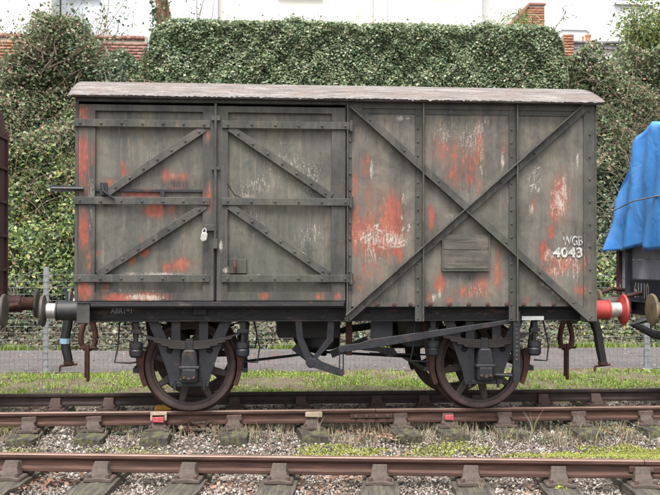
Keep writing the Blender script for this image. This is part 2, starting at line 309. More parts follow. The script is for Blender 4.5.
def obj(name, mb, mats, parent=None, bevel=0, smooth=False, kind=None):
    me = mb if isinstance(mb, bpy.types.Mesh) else mb.mesh(name)
    if not me.materials:
        for m in (mats if isinstance(mats, (list, tuple)) else [mats]): me.materials.append(MT[m])
    o = bpy.data.objects.new(name, me); COL.objects.link(o)
    if parent: o.parent = parent
    if bevel:
        b = o.modifiers.new('bevel', 'BEVEL'); b.width = bevel; b.segments = 1; b.limit_method = 'ANGLE'; b.angle_limit = R(40)
    if smooth:
        me.polygons.foreach_set('use_smooth', [True]*len(me.polygons))
        if smooth != 'all':
            try: me.set_sharp_from_angle(angle=R(35))
            except Exception: pass
    if kind: o['kind'] = kind
    return o
def tag(o, label=None, cat=None, group=None, kind=None):
    if label: o['label'] = label
    if cat: o['category'] = cat
    if group: o['group'] = group
    if kind: o['kind'] = kind
    return o
def empty(name, loc, label, cat, group=None):
    o = bpy.data.objects.new(name, None); COL.objects.link(o); o.location = loc; o.empty_display_size = .2
    return tag(o, label, cat, group)
def mass(name, V, faces, mats, parent=None, kind=None, smooth=False):
    """V: (n items, k verts, 3); faces: face list of one item; joined into one mesh"""
    n, k, _ = V.shape; me = bpy.data.meshes.new(name)
    me.vertices.add(n*k); me.vertices.foreach_set('co', V.reshape(-1).astype(np.float32))
    fl = [len(f) for f in faces]; flat = np.array([i for f in faces for i in f]); nl = len(flat)
    me.loops.add(n*nl); me.loops.foreach_set('vertex_index', (flat[None, :]+(np.arange(n)*k)[:, None]).reshape(-1).astype(np.int32))
    me.polygons.add(n*len(fl)); st = np.cumsum([0]+fl[:-1])
    me.polygons.foreach_set('loop_start', (st[None, :]+(np.arange(n)*nl)[:, None]).reshape(-1).astype(np.int32))
    me.update(calc_edges=True); me.validate()
    return obj(name, me, mats, parent, kind=kind)
def unit(a): return a/np.maximum(np.linalg.norm(a, axis=-1, keepdims=True), 1e-9)
def leaves(P, N, size, asp=.75, spread=.8, var=.35):
    n = len(P); nn = unit(N+spread*rng.normal(size=(n, 3))); t = unit(np.cross(nn, rng.normal(size=(n, 3)))); b = np.cross(nn, t)
    L = (size*(1+var*rng.normal(size=n)).clip(.4, 2))[:, None]; W = L*asp
    return np.stack([P-t*L*.5, P+b*W*.5+nn*L*.12, P+t*L*.55, P-b*W*.5+nn*L*.12], 1)
LEAF = [(0, 1, 2, 3)]
def text_mesh(name, s, size, bold=0.0, spacing=1.0, xs=1.0):
    c = bpy.data.curves.new(name, 'FONT'); c.body = s; c.size = size; c.offset = bold; c.extrude = .0012; c.space_character = spacing
    o = bpy.data.objects.new(name, c); COL.objects.link(o); bpy.context.view_layer.update()
    me = bpy.data.meshes.new_from_object(o.evaluated_get(bpy.context.evaluated_depsgraph_get()))
    bpy.data.objects.remove(o); bpy.data.curves.remove(c); me.name = name
    co = np.array([v.co[:] for v in me.vertices]); co[:, 0] *= xs; me.vertices.foreach_set('co', co.reshape(-1)); me.update(); me.materials.clear(); return me

# ---------------------------------------------------------------- ground, path, bank
def ground_z(x, y):
    z = -.262+.012*np.sin(x*3.1+y*2)+.010*np.sin(x*1.3-y*4)
    z = z-.065*np.exp(-((y+1.75)/.5)**2)                       # a shallow cess between the tracks
    return z
nx, ny = 130, 110
xs = np.linspace(-14, 14, nx); ys = np.linspace(-9, 5.5, ny)
mb = MB(); X, Y = np.meshgrid(xs, ys); Z = ground_z(X, Y)
mb.add(np.stack([X, Y, Z], -1).reshape(-1, 3), [(j*nx+i, j*nx+i+1, (j+1)*nx+i+1, (j+1)*nx+i) for j in range(ny-1) for i in range(nx-1)])
gr = tag(obj('ground', mb, 'soil', smooth='all'), kind='structure')
mb = MB()
for (a, b, c_, d) in ((-900, 900, -900, -9), (-900, -14, -9, 5.5), (14, 900, -9, 5.5), (-900, -40, 5.5, 900), (40, 900, 5.5, 900), (-40, 40, 60, 900)):
    mb.add([(a, c_, -.262), (b, c_, -.262), (b, d, -.262), (a, d, -.262)], [(0, 1, 2, 3)])
tag(obj('terrain', mb, 'soil'), kind='structure')
mb = MB(); nx2, ny2 = 90, 26; xs = np.linspace(-13.9, 13.9, nx2); ys = np.linspace(1.25, 5.5, ny2); X, Y = np.meshgrid(xs, ys)
Z = ground_z(X, Y)+.012+.018*np.sin(X*2.2)*np.sin(Y*2.7)*((Y > 1.5)&(Y < 5.3))
mb.add(np.stack([X, Y, Z], -1).reshape(-1, 3), [(j*nx2+i, j*nx2+i+1, (j+1)*nx2+i+1, (j+1)*nx2+i) for j in range(ny2-1) for i in range(nx2-1)])
tag(obj('grass_verge', mb, 'turf', smooth='all'), kind='structure')
mb = MB().box(-40, 40, 5.5, 9.75, -.6, -.255)
tag(obj('path', mb, 'asphalt'), kind='structure')

ph = rng.uniform(0, 6.28, 40)
def lump(x, y, z=0):
    return (.22*np.sin(1.7*x+ph[0]+.8*np.sin(1.1*z+ph[1]))+.18*np.sin(2.3*z+ph[2]+1.3*np.sin(1.9*x+ph[3]))+.12*np.sin(4.1*x+2.7*z+ph[4])+.1*np.sin(5.3*z-3.1*x+ph[5])
            +.07*np.sin(8.3*x+ph[6])*np.sin(7.7*z+ph[7]))
BT = 6.35
def bank(x, t):      # t 0..1 from foot to crest
    y = 9.75+4.1*t+.25*np.sin(.9*x+1.0)*(1-t); z = -.27+(BT+.27)*t**1.12; return y, z
BN = np.array([0, -.84, .54])
mb = MB(); nb, mtn = 170, 46; xs = np.linspace(-40, 40, nb); ts = np.linspace(0, 1, mtn); X, T = np.meshgrid(xs, ts); Y, Z = bank(X, T)
D = (lump(X, Y, Z)*.8-.25)*np.minimum(1, T*6)*np.minimum(1, (1-T)*8)
mb.add(np.stack([X, Y+BN[1]*D, Z+BN[2]*D], -1).reshape(-1, 3), [(j*nb+i, j*nb+i+1, (j+1)*nb+i+1, (j+1)*nb+i) for j in range(mtn-1) for i in range(nb-1)])
mb.add([(-40, 13.85, BT), (40, 13.85, BT), (40, 60, BT), (-40, 60, BT)], [(0, 1, 2, 3)])
tag(obj('embankment', mb, 'banksoil', smooth='all'), kind='structure')

# ---------------------------------------------------------------- goods van
V = empty('goods_van', (0, 0, 0), 'weathered grey-green four-wheel goods van with peeling red patches, standing on the track', 'goods van')
def wear(o):
    """paint loss on the side sheets: elliptical areas given where they lie on the van's side plane"""
    me = o.data; n = len(me.vertices); co = np.empty(n*3, np.float32); me.vertices.foreach_get('co', co); co = co.reshape(-1, 3)
    C = np.zeros((n, 4), np.float32); C[:, 3] = 1
    for ch, lst in ((0, REDS), (1, PALES), (2, SOOTS)):
        acc = np.zeros(n)
        for (px, py, rx, ry, a) in lst:
            p = atY(px, py, -1.22); k = 1/97.5
            d = np.sqrt(((co[:, 0]-p[0])/(rx*k*1.25))**2+((co[:, 2]-p[2])/(ry*k*1.25))**2)
            acc = np.maximum(acc, a*np.clip(1.35-d*1.0, 0, 1)**1.0)
        C[:, ch] = acc
    for pl in STROKES:
        pts = [atY(px, py, -1.22) for px, py in pl]
        for a, b in zip(pts[:-1], pts[1:]):
            d = np.array([b[0]-a[0], b[2]-a[2]]); L2 = max(d@d, 1e-6); q = co[:, [0, 2]]-np.array([a[0], a[2]])
            t = np.clip(q@d/L2, 0, 1); ds = np.linalg.norm(q-t[:, None]*d, axis=1)
            C[:, 1] = np.maximum(C[:, 1], .85*np.clip(1.5-ds/.010, 0, 1))
    run = np.zeros(n)
    for (bx, bz, bl, ba) in RUNS:
        dz = bz-co[:, 2]; run = np.maximum(run, ba*np.exp(-((co[:, 0]-bx-.004*np.sin(30*dz))/(.013+.014*np.clip(dz/bl, 0, 1)))**2)*(dz > 0)*np.clip(1-dz/bl, 0, 1)**.7)
    C[:, 3] = 1-np.minimum(run, 1)
    at = me.attributes.new('wear', 'FLOAT_COLOR', 'POINT'); at.data.foreach_set('color', C.reshape(-1)); return o
REDS = [(84, 114, 6, 11, .75), (81, 160, 7, 26, .95), (83, 190, 6, 14, .5), (84, 232, 5, 22, .95), (88, 262, 4, 14, .6), (84, 291, 8, 9, 1.1), (92, 150, 4, 12, .5),
        (166, 176, 6, 8, .8), (180, 178, 14, 6, .6), (175, 186, 14, 5, .55), (110, 184, 10, 6, .7), (123, 170, 4, 8, .7), (144, 194, 20, 5, .9), (208, 135, 2, 10, .8), (209, 197, 3, 16, .8), (204, 200, 3, 10, .5),
        (155, 210, 11, 7, 1.0), (170, 210, 8, 5, .6), (143, 251, 6, 5, 1.0), (131, 260, 4, 5, .95), (168, 268, 6, 7, .8), (181, 265, 12, 7, .85), (97, 253, 3, 4, .7), (140, 240, 3, 6, .5),
        (118, 298, 16, 4, .95), (145, 297, 16, 5, .9), (165, 297, 8, 4, .6), (105, 288, 4, 6, .7), (264, 296, 5, 4, .85), (319, 296, 5, 4, .7), (338, 297, 4, 5, .7), (340, 190, 3, 8, .3), (225, 290, 5, 6, .3), (235, 260, 3, 4, .5),
        (356, 190, 4, 26, .6), (356, 228, 5, 26, .9), (366, 165, 5, 14, .6), (370, 200, 10, 20, .55), (368, 235, 12, 26, .8), (392, 222, 13, 28, 1.0), (382, 240, 18, 18, .85), (398, 248, 8, 14, .85), (372, 268, 14, 14, .55), (360, 280, 8, 20, .45), (385, 195, 6, 12, .5),
        (450, 152, 20, 16, .58), (438, 145, 6, 14, .55), (470, 160, 14, 18, .6), (480, 145, 5, 26, .7), (455, 175, 8, 14, .6), (432, 217, 4, 13, .9), (470, 178, 8, 10, .6), (504, 150, 3, 14, .6), (480, 185, 5, 10, .5),
        (440, 284, 6, 10, .95), (472, 292, 18, 8, .65), (482, 286, 8, 10, .7), (498, 275, 5, 16, .75), (500, 255, 4, 12, .5), (428, 297, 3, 6, .7), (449, 300, 5, 5, .6),
        (560, 196, 10, 22, .85), (556, 215, 7, 14, .6), (566, 205, 4, 20, .7), (552, 232, 3, 7, 1.1), (545, 252, 5, 11, .9), (566, 262, 18, 10, .78), (555, 270, 14, 8, .65), (578, 265, 8, 10, .6), (582, 291, 6, 7, .7), (535, 205, 3, 10, .5), (530, 212, 4, 8, .4), (556, 190, 5, 12, .7), (527, 300, 5, 4, .6)]
PALES = [(150, 160, 12, 14, .3), (160, 275, 22, 2.5, .75), (132, 274, 8, 2, .6), (128, 179, 8, 3, .5), (140, 297, 14, 3, .8), (155, 298, 8, 3, .75), (108, 275, 6, 1.5, .5), (102, 120, 3, 20, .25), (91, 200, 3, 22, .5),
         (118, 290, 26, 3, .3), (290, 165, 24, 14, .42), (310, 178, 14, 16, .45), (260, 185, 20, 10, .42), (245, 196, 14, 4, .45), (250, 215, 16, 14, .35), (310, 235, 16, 16, .38), (302, 254, 5, 2, .7), (228, 270, 5, 4, .7), (221, 246, 1.5, 6, .9), (258, 276, 6, 2, .6), (285, 150, 8, 20, .3),
         (380, 238, 26, 12, .55), (372, 255, 8, 14, .45), (395, 240, 12, 8, .6), (400, 118, 4, 3, .75), (408, 118, 2, 2, .6), (404, 200, 2, 10, .5), (372, 168, 2, 10, .7), (480, 128, 4, 10, .6), (470, 140, 14, 18, .42), (445, 130, 14, 16, .38), (482, 160, 2, 24, .55), (503, 160, 2, 10, .7), (487, 120, 3, 6, .55),
         (560, 200, 10, 18, .6), (565, 190, 3, 18, .65), (578, 160, 1.5, 8, .75), (535, 180, 10, 16, .4), (532, 210, 3, 6, .6), (548, 255, 4, 8, .6), (566, 256, 20, 12, .5), (575, 270, 10, 12, .45), (556, 272, 10, 8, .5), (435, 297, 3, 4, .6), (440, 294, 1.5, 5, .8), (476, 290, 12, 8, .4), (455, 215, 14, 4, .35), (510, 205, 2, 20, .3)]
SOOTS = [(178, 184, 15, 5, .9), (185, 199, 14, 3, .6), (165, 194, 30, 3, .5), (330, 125, 20, 4, .4), (225, 280, 6, 10, .4), (540, 118, 30, 6, .3), (380, 300, 25, 5, .4), (560, 300, 25, 5, .4), (178, 190, 16, 7, .7), (190, 186, 10, 8, .6), (472, 278, 4, 4, .9), (420, 305, 60, 2, .4), (240, 262, 9, 8, .55), (100, 190, 10, 4, .5), (345, 200, 2, 90, .3), (150, 100, 60, 3, .4), (420, 108, 90, 5, .25)]
rr2 = np.random.default_rng(5); RUNS = []
for xa_, xb_ in ((-2.60, -1.40), (-1.18, .02)):
    for zz_ in (2.925, 2.143, 1.362):
        RUNS += [(xa_+(xb_-xa_)*i/6+rr2.normal()*.01, zz_, rr2.uniform(.08, .42), rr2.uniform(.3, 1.0)) for i in range(7)]
RUNS += [(rr2.uniform(.1, 2.6), rr2.uniform(1.5, 3.1), rr2.uniform(.15, .6), rr2.uniform(.3, .9)) for i in range(46)]+[(rr2.uniform(-2.5, .02), rr2.uniform(1.5, 3.08), rr2.uniform(.15, .6), rr2.uniform(.3, .8)) for i in range(34)]+[(.1+.085*i, 3.095, rr2.uniform(.1, .5), rr2.uniform(.2, .9)) for i in range(30)]
STROKES = [[(361, 239), (366, 236), (365, 243), (372, 237), (376, 244)], [(374, 226), (379, 224), (376, 229), (381, 231)], [(384, 236), (389, 234), (388, 243), (395, 236), (398, 244), (404, 240), (407, 243)], [(391, 246), (398, 247), (405, 245)],
           [(367, 236), (371, 234)], [(380, 246), (386, 249)], [(402, 216), (402.5, 219)], [(409, 224), (409.5, 227)], [(403, 230), (405, 227)], [(408, 231), (409, 230)], [(369, 246), (370, 250)],
           [(531, 186), (535, 184)], [(540, 188), (539, 191)], [(538, 168), (540, 167)], [(433, 296), (434, 301)], [(541, 283), (550, 289)], [(553, 292), (560, 299)]]

def buckle(mb):      # thin sheet never lies flat: shallow dents and oil-canning between the fixings
    mb.v = [(x, y+(.003+.0018*math.sin(7.3*x+2.1*z)+.0012*math.sin(13*z-4*x+1)+.006*max(0, math.sin(5.1*x+1.7)*math.sin(4.3*z+.6))**4 if y < yfm+.0005 else 0), z) for (yfm) in [min(q[1] for q in mb.v)] for x, y, z in mb.v]; return mb
def panel(x0, x1, z0, z1, yf=-1.20, m='panel', parent=V, name='side_panel', th=.025):
    o = wear(obj(name, buckle(MB().slab(x0, x1, z0, z1, yf, yf+th)), m, parent, smooth=True)); return o
XL, XR = -2.67, 2.663
# carcass: inner walls, floor, ends
obj('floor', MB().box(XL+.02, XR-.02, -1.16, 1.16, 1.10, 1.165), 'dark', V)
mb = MB().box(XL+.02, XR-.02, 1.17, 1.195, 1.11, 3.22); obj('far_side', mb, 'frame', V)
for k in range(7): obj('stanchion', MB().box(-2.6+k*.86, -2.53+k*.86, 1.195, 1.235, 1.0, 3.2), 'frame', V)
YE = 1.32; ZE = 3.243; RISE = .30
def roofz(y): return ZE+RISE*(1-(y/YE)**2)
for sx, x0 in ((-1, XL), (1, XR)):
    ys = np.linspace(-1.165, 1.165, 13)
    poly = [(-1.165, 1.11), (1.165, 1.11)]+[(y, roofz(y)-.045) for y in ys[::-1]]
    obj('end_wall', MB().prismx(poly, x0-sx*.05, x0-sx*.018), 'frame', V)
    for k in range(7):
        yb = -1.15+k*.328; obj('end_board', MB().box(*sorted((x0-sx*.018, x0)), yb, yb+.32, 1.175, 3.2), 'panel', V, .004)
    for yy in (-.45, .45): obj('end_stanchion', MB().box(*sorted((x0, x0+sx*.06)), yy-.05, yy+.05, .98, 3.24), 'frame', V, .006)
# roof
nr = 34; nxr = 70; x0, x1 = -2.741, 2.722; ys = YE*np.sin(np.linspace(-math.pi/2, math.pi/2, nr)); mb = MB(); vs = []
xx = np.linspace(x0, x1, nxr)
jag = .002*np.sin(xx*7)+.003*rng.normal(size=nxr)
for y in ys:
    for i, x in enumerate(xx):
        e = math.exp(-((abs(y)-YE)/.05)**2); vs.append((x, y, roofz(y)+.012*math.sin(x*2.9)*(y/YE)**2*.5+jag[i]*e*.6))
mb.add(vs, [(j*nxr+i, j*nxr+i+1, (j+1)*nxr+i+1, (j+1)*nxr+i) for j in range(nr-1) for i in range(nxr-1)])
rf = obj('roof', mb, 'roof', V, smooth='all'); so_ = rf.modifiers.new('thick', 'SOLIDIFY'); so_.thickness = .03; so_.offset = -1
# rolled felt lip along both eaves, its torn lower edge showing the tarred boards
for s in (-1, 1):
    lip = MB(); k = 300; lx = np.linspace(x0+.004, x1-.004, k); top = ZE+.005+np.interp(lx, xx, jag)*.3; low = ZE-.014+.003*np.sin(lx*5)-.012*(rng.random(k) < .12)*rng.random(k)+.0035*rng.normal(size=k)
    vs = [(lx[i], s*(YE+.010), top[i]) for i in range(k)]+[(lx[i], s*(YE+.012), low[i]) for i in range(k)]+[(lx[i], s*(YE+.003), low[i]) for i in range(k)]
    lip.add(vs, [(i, i+1, k+i+1, k+i) for i in range(k-1)]+[(k+i, k+i+1, 2*k+i+1, 2*k+i) for i in range(k-1)]); obj('roof_felt_lip', lip, 'lip', rf)
    obj('eaves_board', MB().box(XL-.04, XR+.035, *sorted((s*1.24, s*1.305)), ZE-.032, ZE-.012), 'felt_edge', rf)
    obj('cornice', MB().box(XL, XR, *sorted((s*1.175, s*1.222)), 3.15, ZE-.012), 'frame', V)

# doors ----------------------------------------------------------------
YP, YS, YT = -1.185, -1.222, -1.243
def door(x0, x1, stiles, parts, label):
    d = obj('door', buckle(MB().slab(x0+.02, x1-.02, 1.19, 3.16, YP, YP+.025)), 'panel', V, smooth=True); wear(d); d['label'] = label
    for (a, b, c, e) in stiles: wear(obj('stile' if e-c > 1 else 'rail', MB().slab(a, b, c, e, YS, YP+.01, .014), 'frame', d))
    return d
def strap(d, x0, x1, z, h=.076, name='hinge_strap'):
    s = obj(name, MB().box(x0, x1, YT, YS-.0005, z-h/2, z+h/2), 'frame', d, .004); n = max(3, int((x1-x0)/.19))
    obj('bolt_heads', MB().bolts([(x0+.06+(x1-x0-.12)*i/(n-1), z+random.uniform(-.004, .004)) for i in range(n)], YT), 'frame', d, kind='stuff', smooth=True)
    return s
def brace(d, p0, p1, w=.078, yb=YP, yf=-1.232):
    o = obj('diagonal_brace', MB().bar(p0, p1, w, yf, yb), 'frame', d, .004)
    L = math.dist(p0, p1); n = int(L/.16)
    obj('bolt_heads', MB().bolts([(p0[0]+(p1[0]-p0[0])*(i+.6)/n, p0[1]+(p1[1]-p0[1])*(i+.6)/n) for i in range(n)], yf), 'frame', d, kind='stuff', smooth=True)
    return o
dl = door(-2.665, -1.30, [(-2.655, -2.492, 1.175, 3.176), (-1.418, -1.305, 1.175, 3.176), (-2.4915, -1.4185, 3.088, 3.174), (-2.4915, -1.4185, 1.176, 1.262)], None, 'left cupboard door with red patches and braces forming a K')
for z in (2.962, 2.181, 1.40): strap(dl, -2.70, -1.345, z)
brace(dl, (-2.37, 2.262), (-1.40, 2.925)); brace(dl, (-2.46, 1.438), (-1.39, 2.137))
wear(obj('kick_board', MB().slab(-2.49, -1.42, 1.264, 1.285, YP-.02, YP), 'frame', dl))
obj('locking_bar', MB().tube([(-2.92, -1.235, 2.30), (-2.60, -1.25, 2.298)], .02).box(-2.93, -2.69, -1.25, -1.20, 2.27, 2.33).box(-2.50, -1.42, YP-.018, YP, 2.276, 2.300), 'iron', dl)
obj('door_bracket', MB().tube([(-2.42, -1.25, 2.34), (-2.40, -1.27, 2.27), (-2.30, -1.26, 2.20)], .014).box(-2.44, -2.37, -1.25, -1.20, 2.24, 2.36).box(-1.84, -1.80, -1.235, -1.19, 2.22, 2.29), 'iron', dl)
dr = door(-1.285, .045, [(-1.276, -1.165, 1.175, 3.176), (-.108, .035, 1.175, 3.176), (-1.1645, -.1085, 3.088, 3.174), (-1.1645, -.1085, 1.176, 1.262)], None, 'right cupboard door with pale bare streaks and a lever plate at its lower left')
for z in (2.962, 2.181, 1.40): strap(dr, -1.225, .09, z)
brace(dr, (-1.15, 2.93), (-.11, 2.232)); brace(dr, (-1.15, 2.137), (-.14, 1.436))
obj('lever_plate', MB().box(-1.15, -.975, YP-.02, YP, 1.45, 1.60), 'frame', dr, .004)
obj('lever_handle', MB().box(-1.105, -1.085, YP-.05, YP-.02, 1.47, 1.59).tube([(-1.095, YP-.04, 1.58), (-1.09, YP-.07, 1.52), (-1.095, YP-.05, 1.455)], .012), 'rust', dr)
obj('chain', MB().tube([(-1.17, -1.245, 2.36), (-1.10, -1.225, 2.25), (-1.0, -1.22, 2.205)], .006, 5), 'iron', dr)
obj('door_seal', MB().box(-1.302, -1.287, -1.20, YP+.02, 1.18, 3.17), 'dark', V)
lb = obj('bolt_rod', MB().tube([(-1.289, -1.258, 1.78), (-1.289, -1.258, 3.17)], .014).box(-1.33, -1.245, -1.262, -1.223, 3.0, 3.05).box(-1.33, -1.245, -1.262, -1.223, 2.5, 2.53), 'frame', V, smooth=True)
obj('hasp', MB().box(-1.40, -1.27, -1.262, -1.223, 1.88, 1.945).box(-1.31, -1.265, -1.268, -1.223, 1.70, 1.80), 'frame', V, .004)
obj('header_angle', MB().box(-2.66, .045, -1.246, -1.2225, 3.179, 3.226).box(-2.66, .045, -1.2225, -1.17, 3.213, 3.226), 'frame', V, .003)
obj('bolt_heads', MB().bolts([(-2.5+i*.355, 3.203) for i in range(8)], -1.246), 'frame', V, kind='stuff', smooth=True)
obj('door_sill_angle', MB().box(-2.66, .03, -1.228, -1.06, 1.150, 1.1655).box(-2.53, .02, -1.228, -1.216, 1.118, 1.150), 'sole', V, .003)
obj('door_post', MB().box(-2.693, -2.657, -1.215, -1.14, 1.17, 3.226), 'frame', V, .004)
# hinge post right of the doors
obj('hinge_post', MB().box(.047, .098, -1.212, -1.14, .96, 3.23).box(.047, .062, -1.240, -1.212, .96, 3.23), 'frame', V, .003)
mb = MB()
for z in (2.962, 2.181, 1.40): mb.lathe([(-.055, .02), (.055, .02)], (.093, -1.245, z), 'z', 10)
obj('hinge_knuckles', mb, 'frame', V, smooth=True)
obj('bolt_heads', MB().bolts([(.082, 1.3+i*.168) for i in range(11)], -1.212, .012), 'frame', V, kind='stuff', smooth=True)

# sheeted half ----------------------------------------------------------
ZS = 1.112
for a, b, lab in ((.098, .79, 'steel side panel with large red patches and a white scrawl'), (.79, 1.775, 'steel side panel with faded pink wear and a label board'), (1.775, 2.545, 'steel side panel with white running number')):
    p = panel(a+.0005, b-.0005, ZS, 3.10, m='sheet'); p['label'] = lab
for a, b in ((.099, .79), (.845, 1.775), (1.832, 2.545)): wear(obj('top_plate', MB().slab(a, b, 3.097, 3.231, -1.208, -1.19), 'frame', V))
for sx in (.803, 1.787):
    obj('stanchion', MB().box(sx-.045, sx+.045, -1.214, -1.201, .958, 3.23).box(sx+.024, sx+.040, -1.275, -1.214, .962, 3.225), 'frame', V, .003)
    obj('bolt_heads', MB().bolts([(sx-.02, .99+i*.14) for i in range(16)], -1.214, .011, .01), 'frame', V, kind='stuff', smooth=True)
wear(obj('corner_post', MB().slab(2.535, 2.663, .958, 3.232, -1.216, -1.10), 'frame', V))
obj('corner_angle', MB().box(2.655, 2.672, -1.222, -1.10, .958, 3.232), 'frame', V)
obj('bolt_heads', MB().bolts([(2.60, 1.03+i*.235) for i in range(10)], -1.216, .012), 'frame', V, kind='stuff', smooth=True)
def angle_brace(p0, p1, y, side):
    mb = MB().bar(p0, p1, .082, y, y+.010).bar(p0, p1, .012, y-.046, y, side*.036)
    obj('angle_brace', mb, 'frame', V, .002)
    L = math.dist(p0, p1); n = int(L/.42)
    obj('bolt_heads', MB().bolts([(p0[0]+(p1[0]-p0[0])*(i+.5)/n, p0[1]+(p1[1]-p0[1])*(i+.5)/n-.012*side) for i in range(n)], y, .011), 'frame', V, kind='stuff', smooth=True)
angle_brace((.11, 3.175), (2.60, .985), -1.2265, -1)
angle_brace((.06, 1.0), (2.54, 3.185), -1.2375, 1)
for k in range(3): obj('bolt_heads', MB().bolts([[(.2+.17*i, 1.135) for i in range(4)], [(.92+.2*i, 1.135) for i in range(5)], [(1.9+.16*i, 1.135) for i in range(4)]][k], -1.2, .022, .016), 'rust', V, kind='stuff', smooth=True)
mb = MB()
for i in range(30): mb.bolts([(.15+i*.0825, 3.165+.03*(i % 2))], -1.208, .008, .006)
obj('rivet_heads', mb, 'frame', V, kind='stuff', smooth=True)
# label board of two planks in a frame
lbd = obj('label_board', MB().box(1.045, 1.525, -1.215, -1.2005, 1.495, 1.855), 'board', V)
p = wear(obj('plank', MB().slab(1.05, 1.52, 1.505, 1.695, -1.232, -1.215), 'board', lbd)); p = wear(obj('plank', MB().slab(1.052, 1.518, 1.70, 1.85, -1.230, -1.215), 'board', lbd))
obj('board_frame', MB().box(1.035, 1.05, -1.238, -1.2005, 1.48, 1.86).box(1.52, 1.535, -1.238, -1.2005, 1.48, 1.86).box(1.035, 1.535, -1.239, -1.2005, 1.478, 1.497), 'frame', lbd)
# lettering
def letters(txt, px, py, hpx, wpx, y, mat, parent, bold=.004):
    me = text_mesh('lettering', txt, .2, bold); co = np.array([v.co[:] for v in me.vertices]); mn, mx = co.min(0), co.max(0)
    k = 1/97.5; s = hpx*k/(mx[1]-mn[1]); sx = wpx*k/(mx[0]-mn[0]); p = atY(px, py, y)
    o = obj('lettering', me, mat, parent)
    nv = np.stack([(co[:, 0]-mn[0])*sx+p[0], y-.0006+(co[:, 2]-co[:, 2].max())*.5, (co[:, 1]-mn[1])*s+p[2]], 1)
    nv[:, 1] = y-.0008-(co[:, 2]-mn[2])*.4; me.vertices.foreach_set('co', nv.reshape(-1)); me.update(); return o
letters('WGB', 562.5, 245.5, 10, 21, -1.2005, 'letter_thin', V)
letters('4043', 553, 257.5, 10.5, 30.5, -1.2005, 'letter', V, .006)

# underframe ------------------------------------------------------------
for s in (-1, 1):
    y0 = s*.985; y1 = s*1.065
    obj('solebar', MB().box(-2.57, 2.57, *sorted((y0, y0-s*.012)), .955, 1.149).box(-2.57, 2.57, *sorted((y0, y1)), .955, .971).box(-2.57, 2.57, *sorted((y0, y1)), 1.133, 1.149), 'sole', V, .002)
letters('ABR191', 110.5, 313.6, 5.3, 21, -.986, 'letter_faint', V, .002)
for s in (-1, 1):
    hx = s*2.67; obj('headstock', MB().box(*sorted((hx, hx-s*.10)), -1.2, 1.2, .945, 1.168), 'sole', V, .006)
    if s < 0: obj('corner_bracket', MB().box(*sorted((hx-s*.002, hx-s*.13)), -1.216, -1.2005, .95, 1.166), 'frame', V, .004)
obj('solebar_bracket', MB().box(.03, .10, -1.21, -1.066, .958, 1.0), 'sole', V, .004); obj('label_clip', MB().box(-1.52, -1.38, -1.03, -.99, 1.02, 1.1), 'sole', V, .004)
for x in (-1.9, -.9, -.2, .5, 1.3): obj('cross_bearer', MB().box(x-.04, x+.04, -.97, .97, .97, 1.10), 'dark', V)
for y in (-.35, .35): obj('longitudinal', MB().box(-2.56, 2.56, y-.04, y+.04, .975, 1.09), 'dark', V)
obj('white_marking', MB().box(1.915, 2.15, -1.078, -1.0655, .962, 1.003), 'white', V)
mb = MB(); mb.bolts([(-2.4+.37*i, 1.03+.02*(i % 2)) for i in range(7)]+[(.3+.33*i, 1.04) for i in range(7)], -.985, .012)
obj('rivet_heads', mb, 'sole', V, kind='stuff', smooth=True)

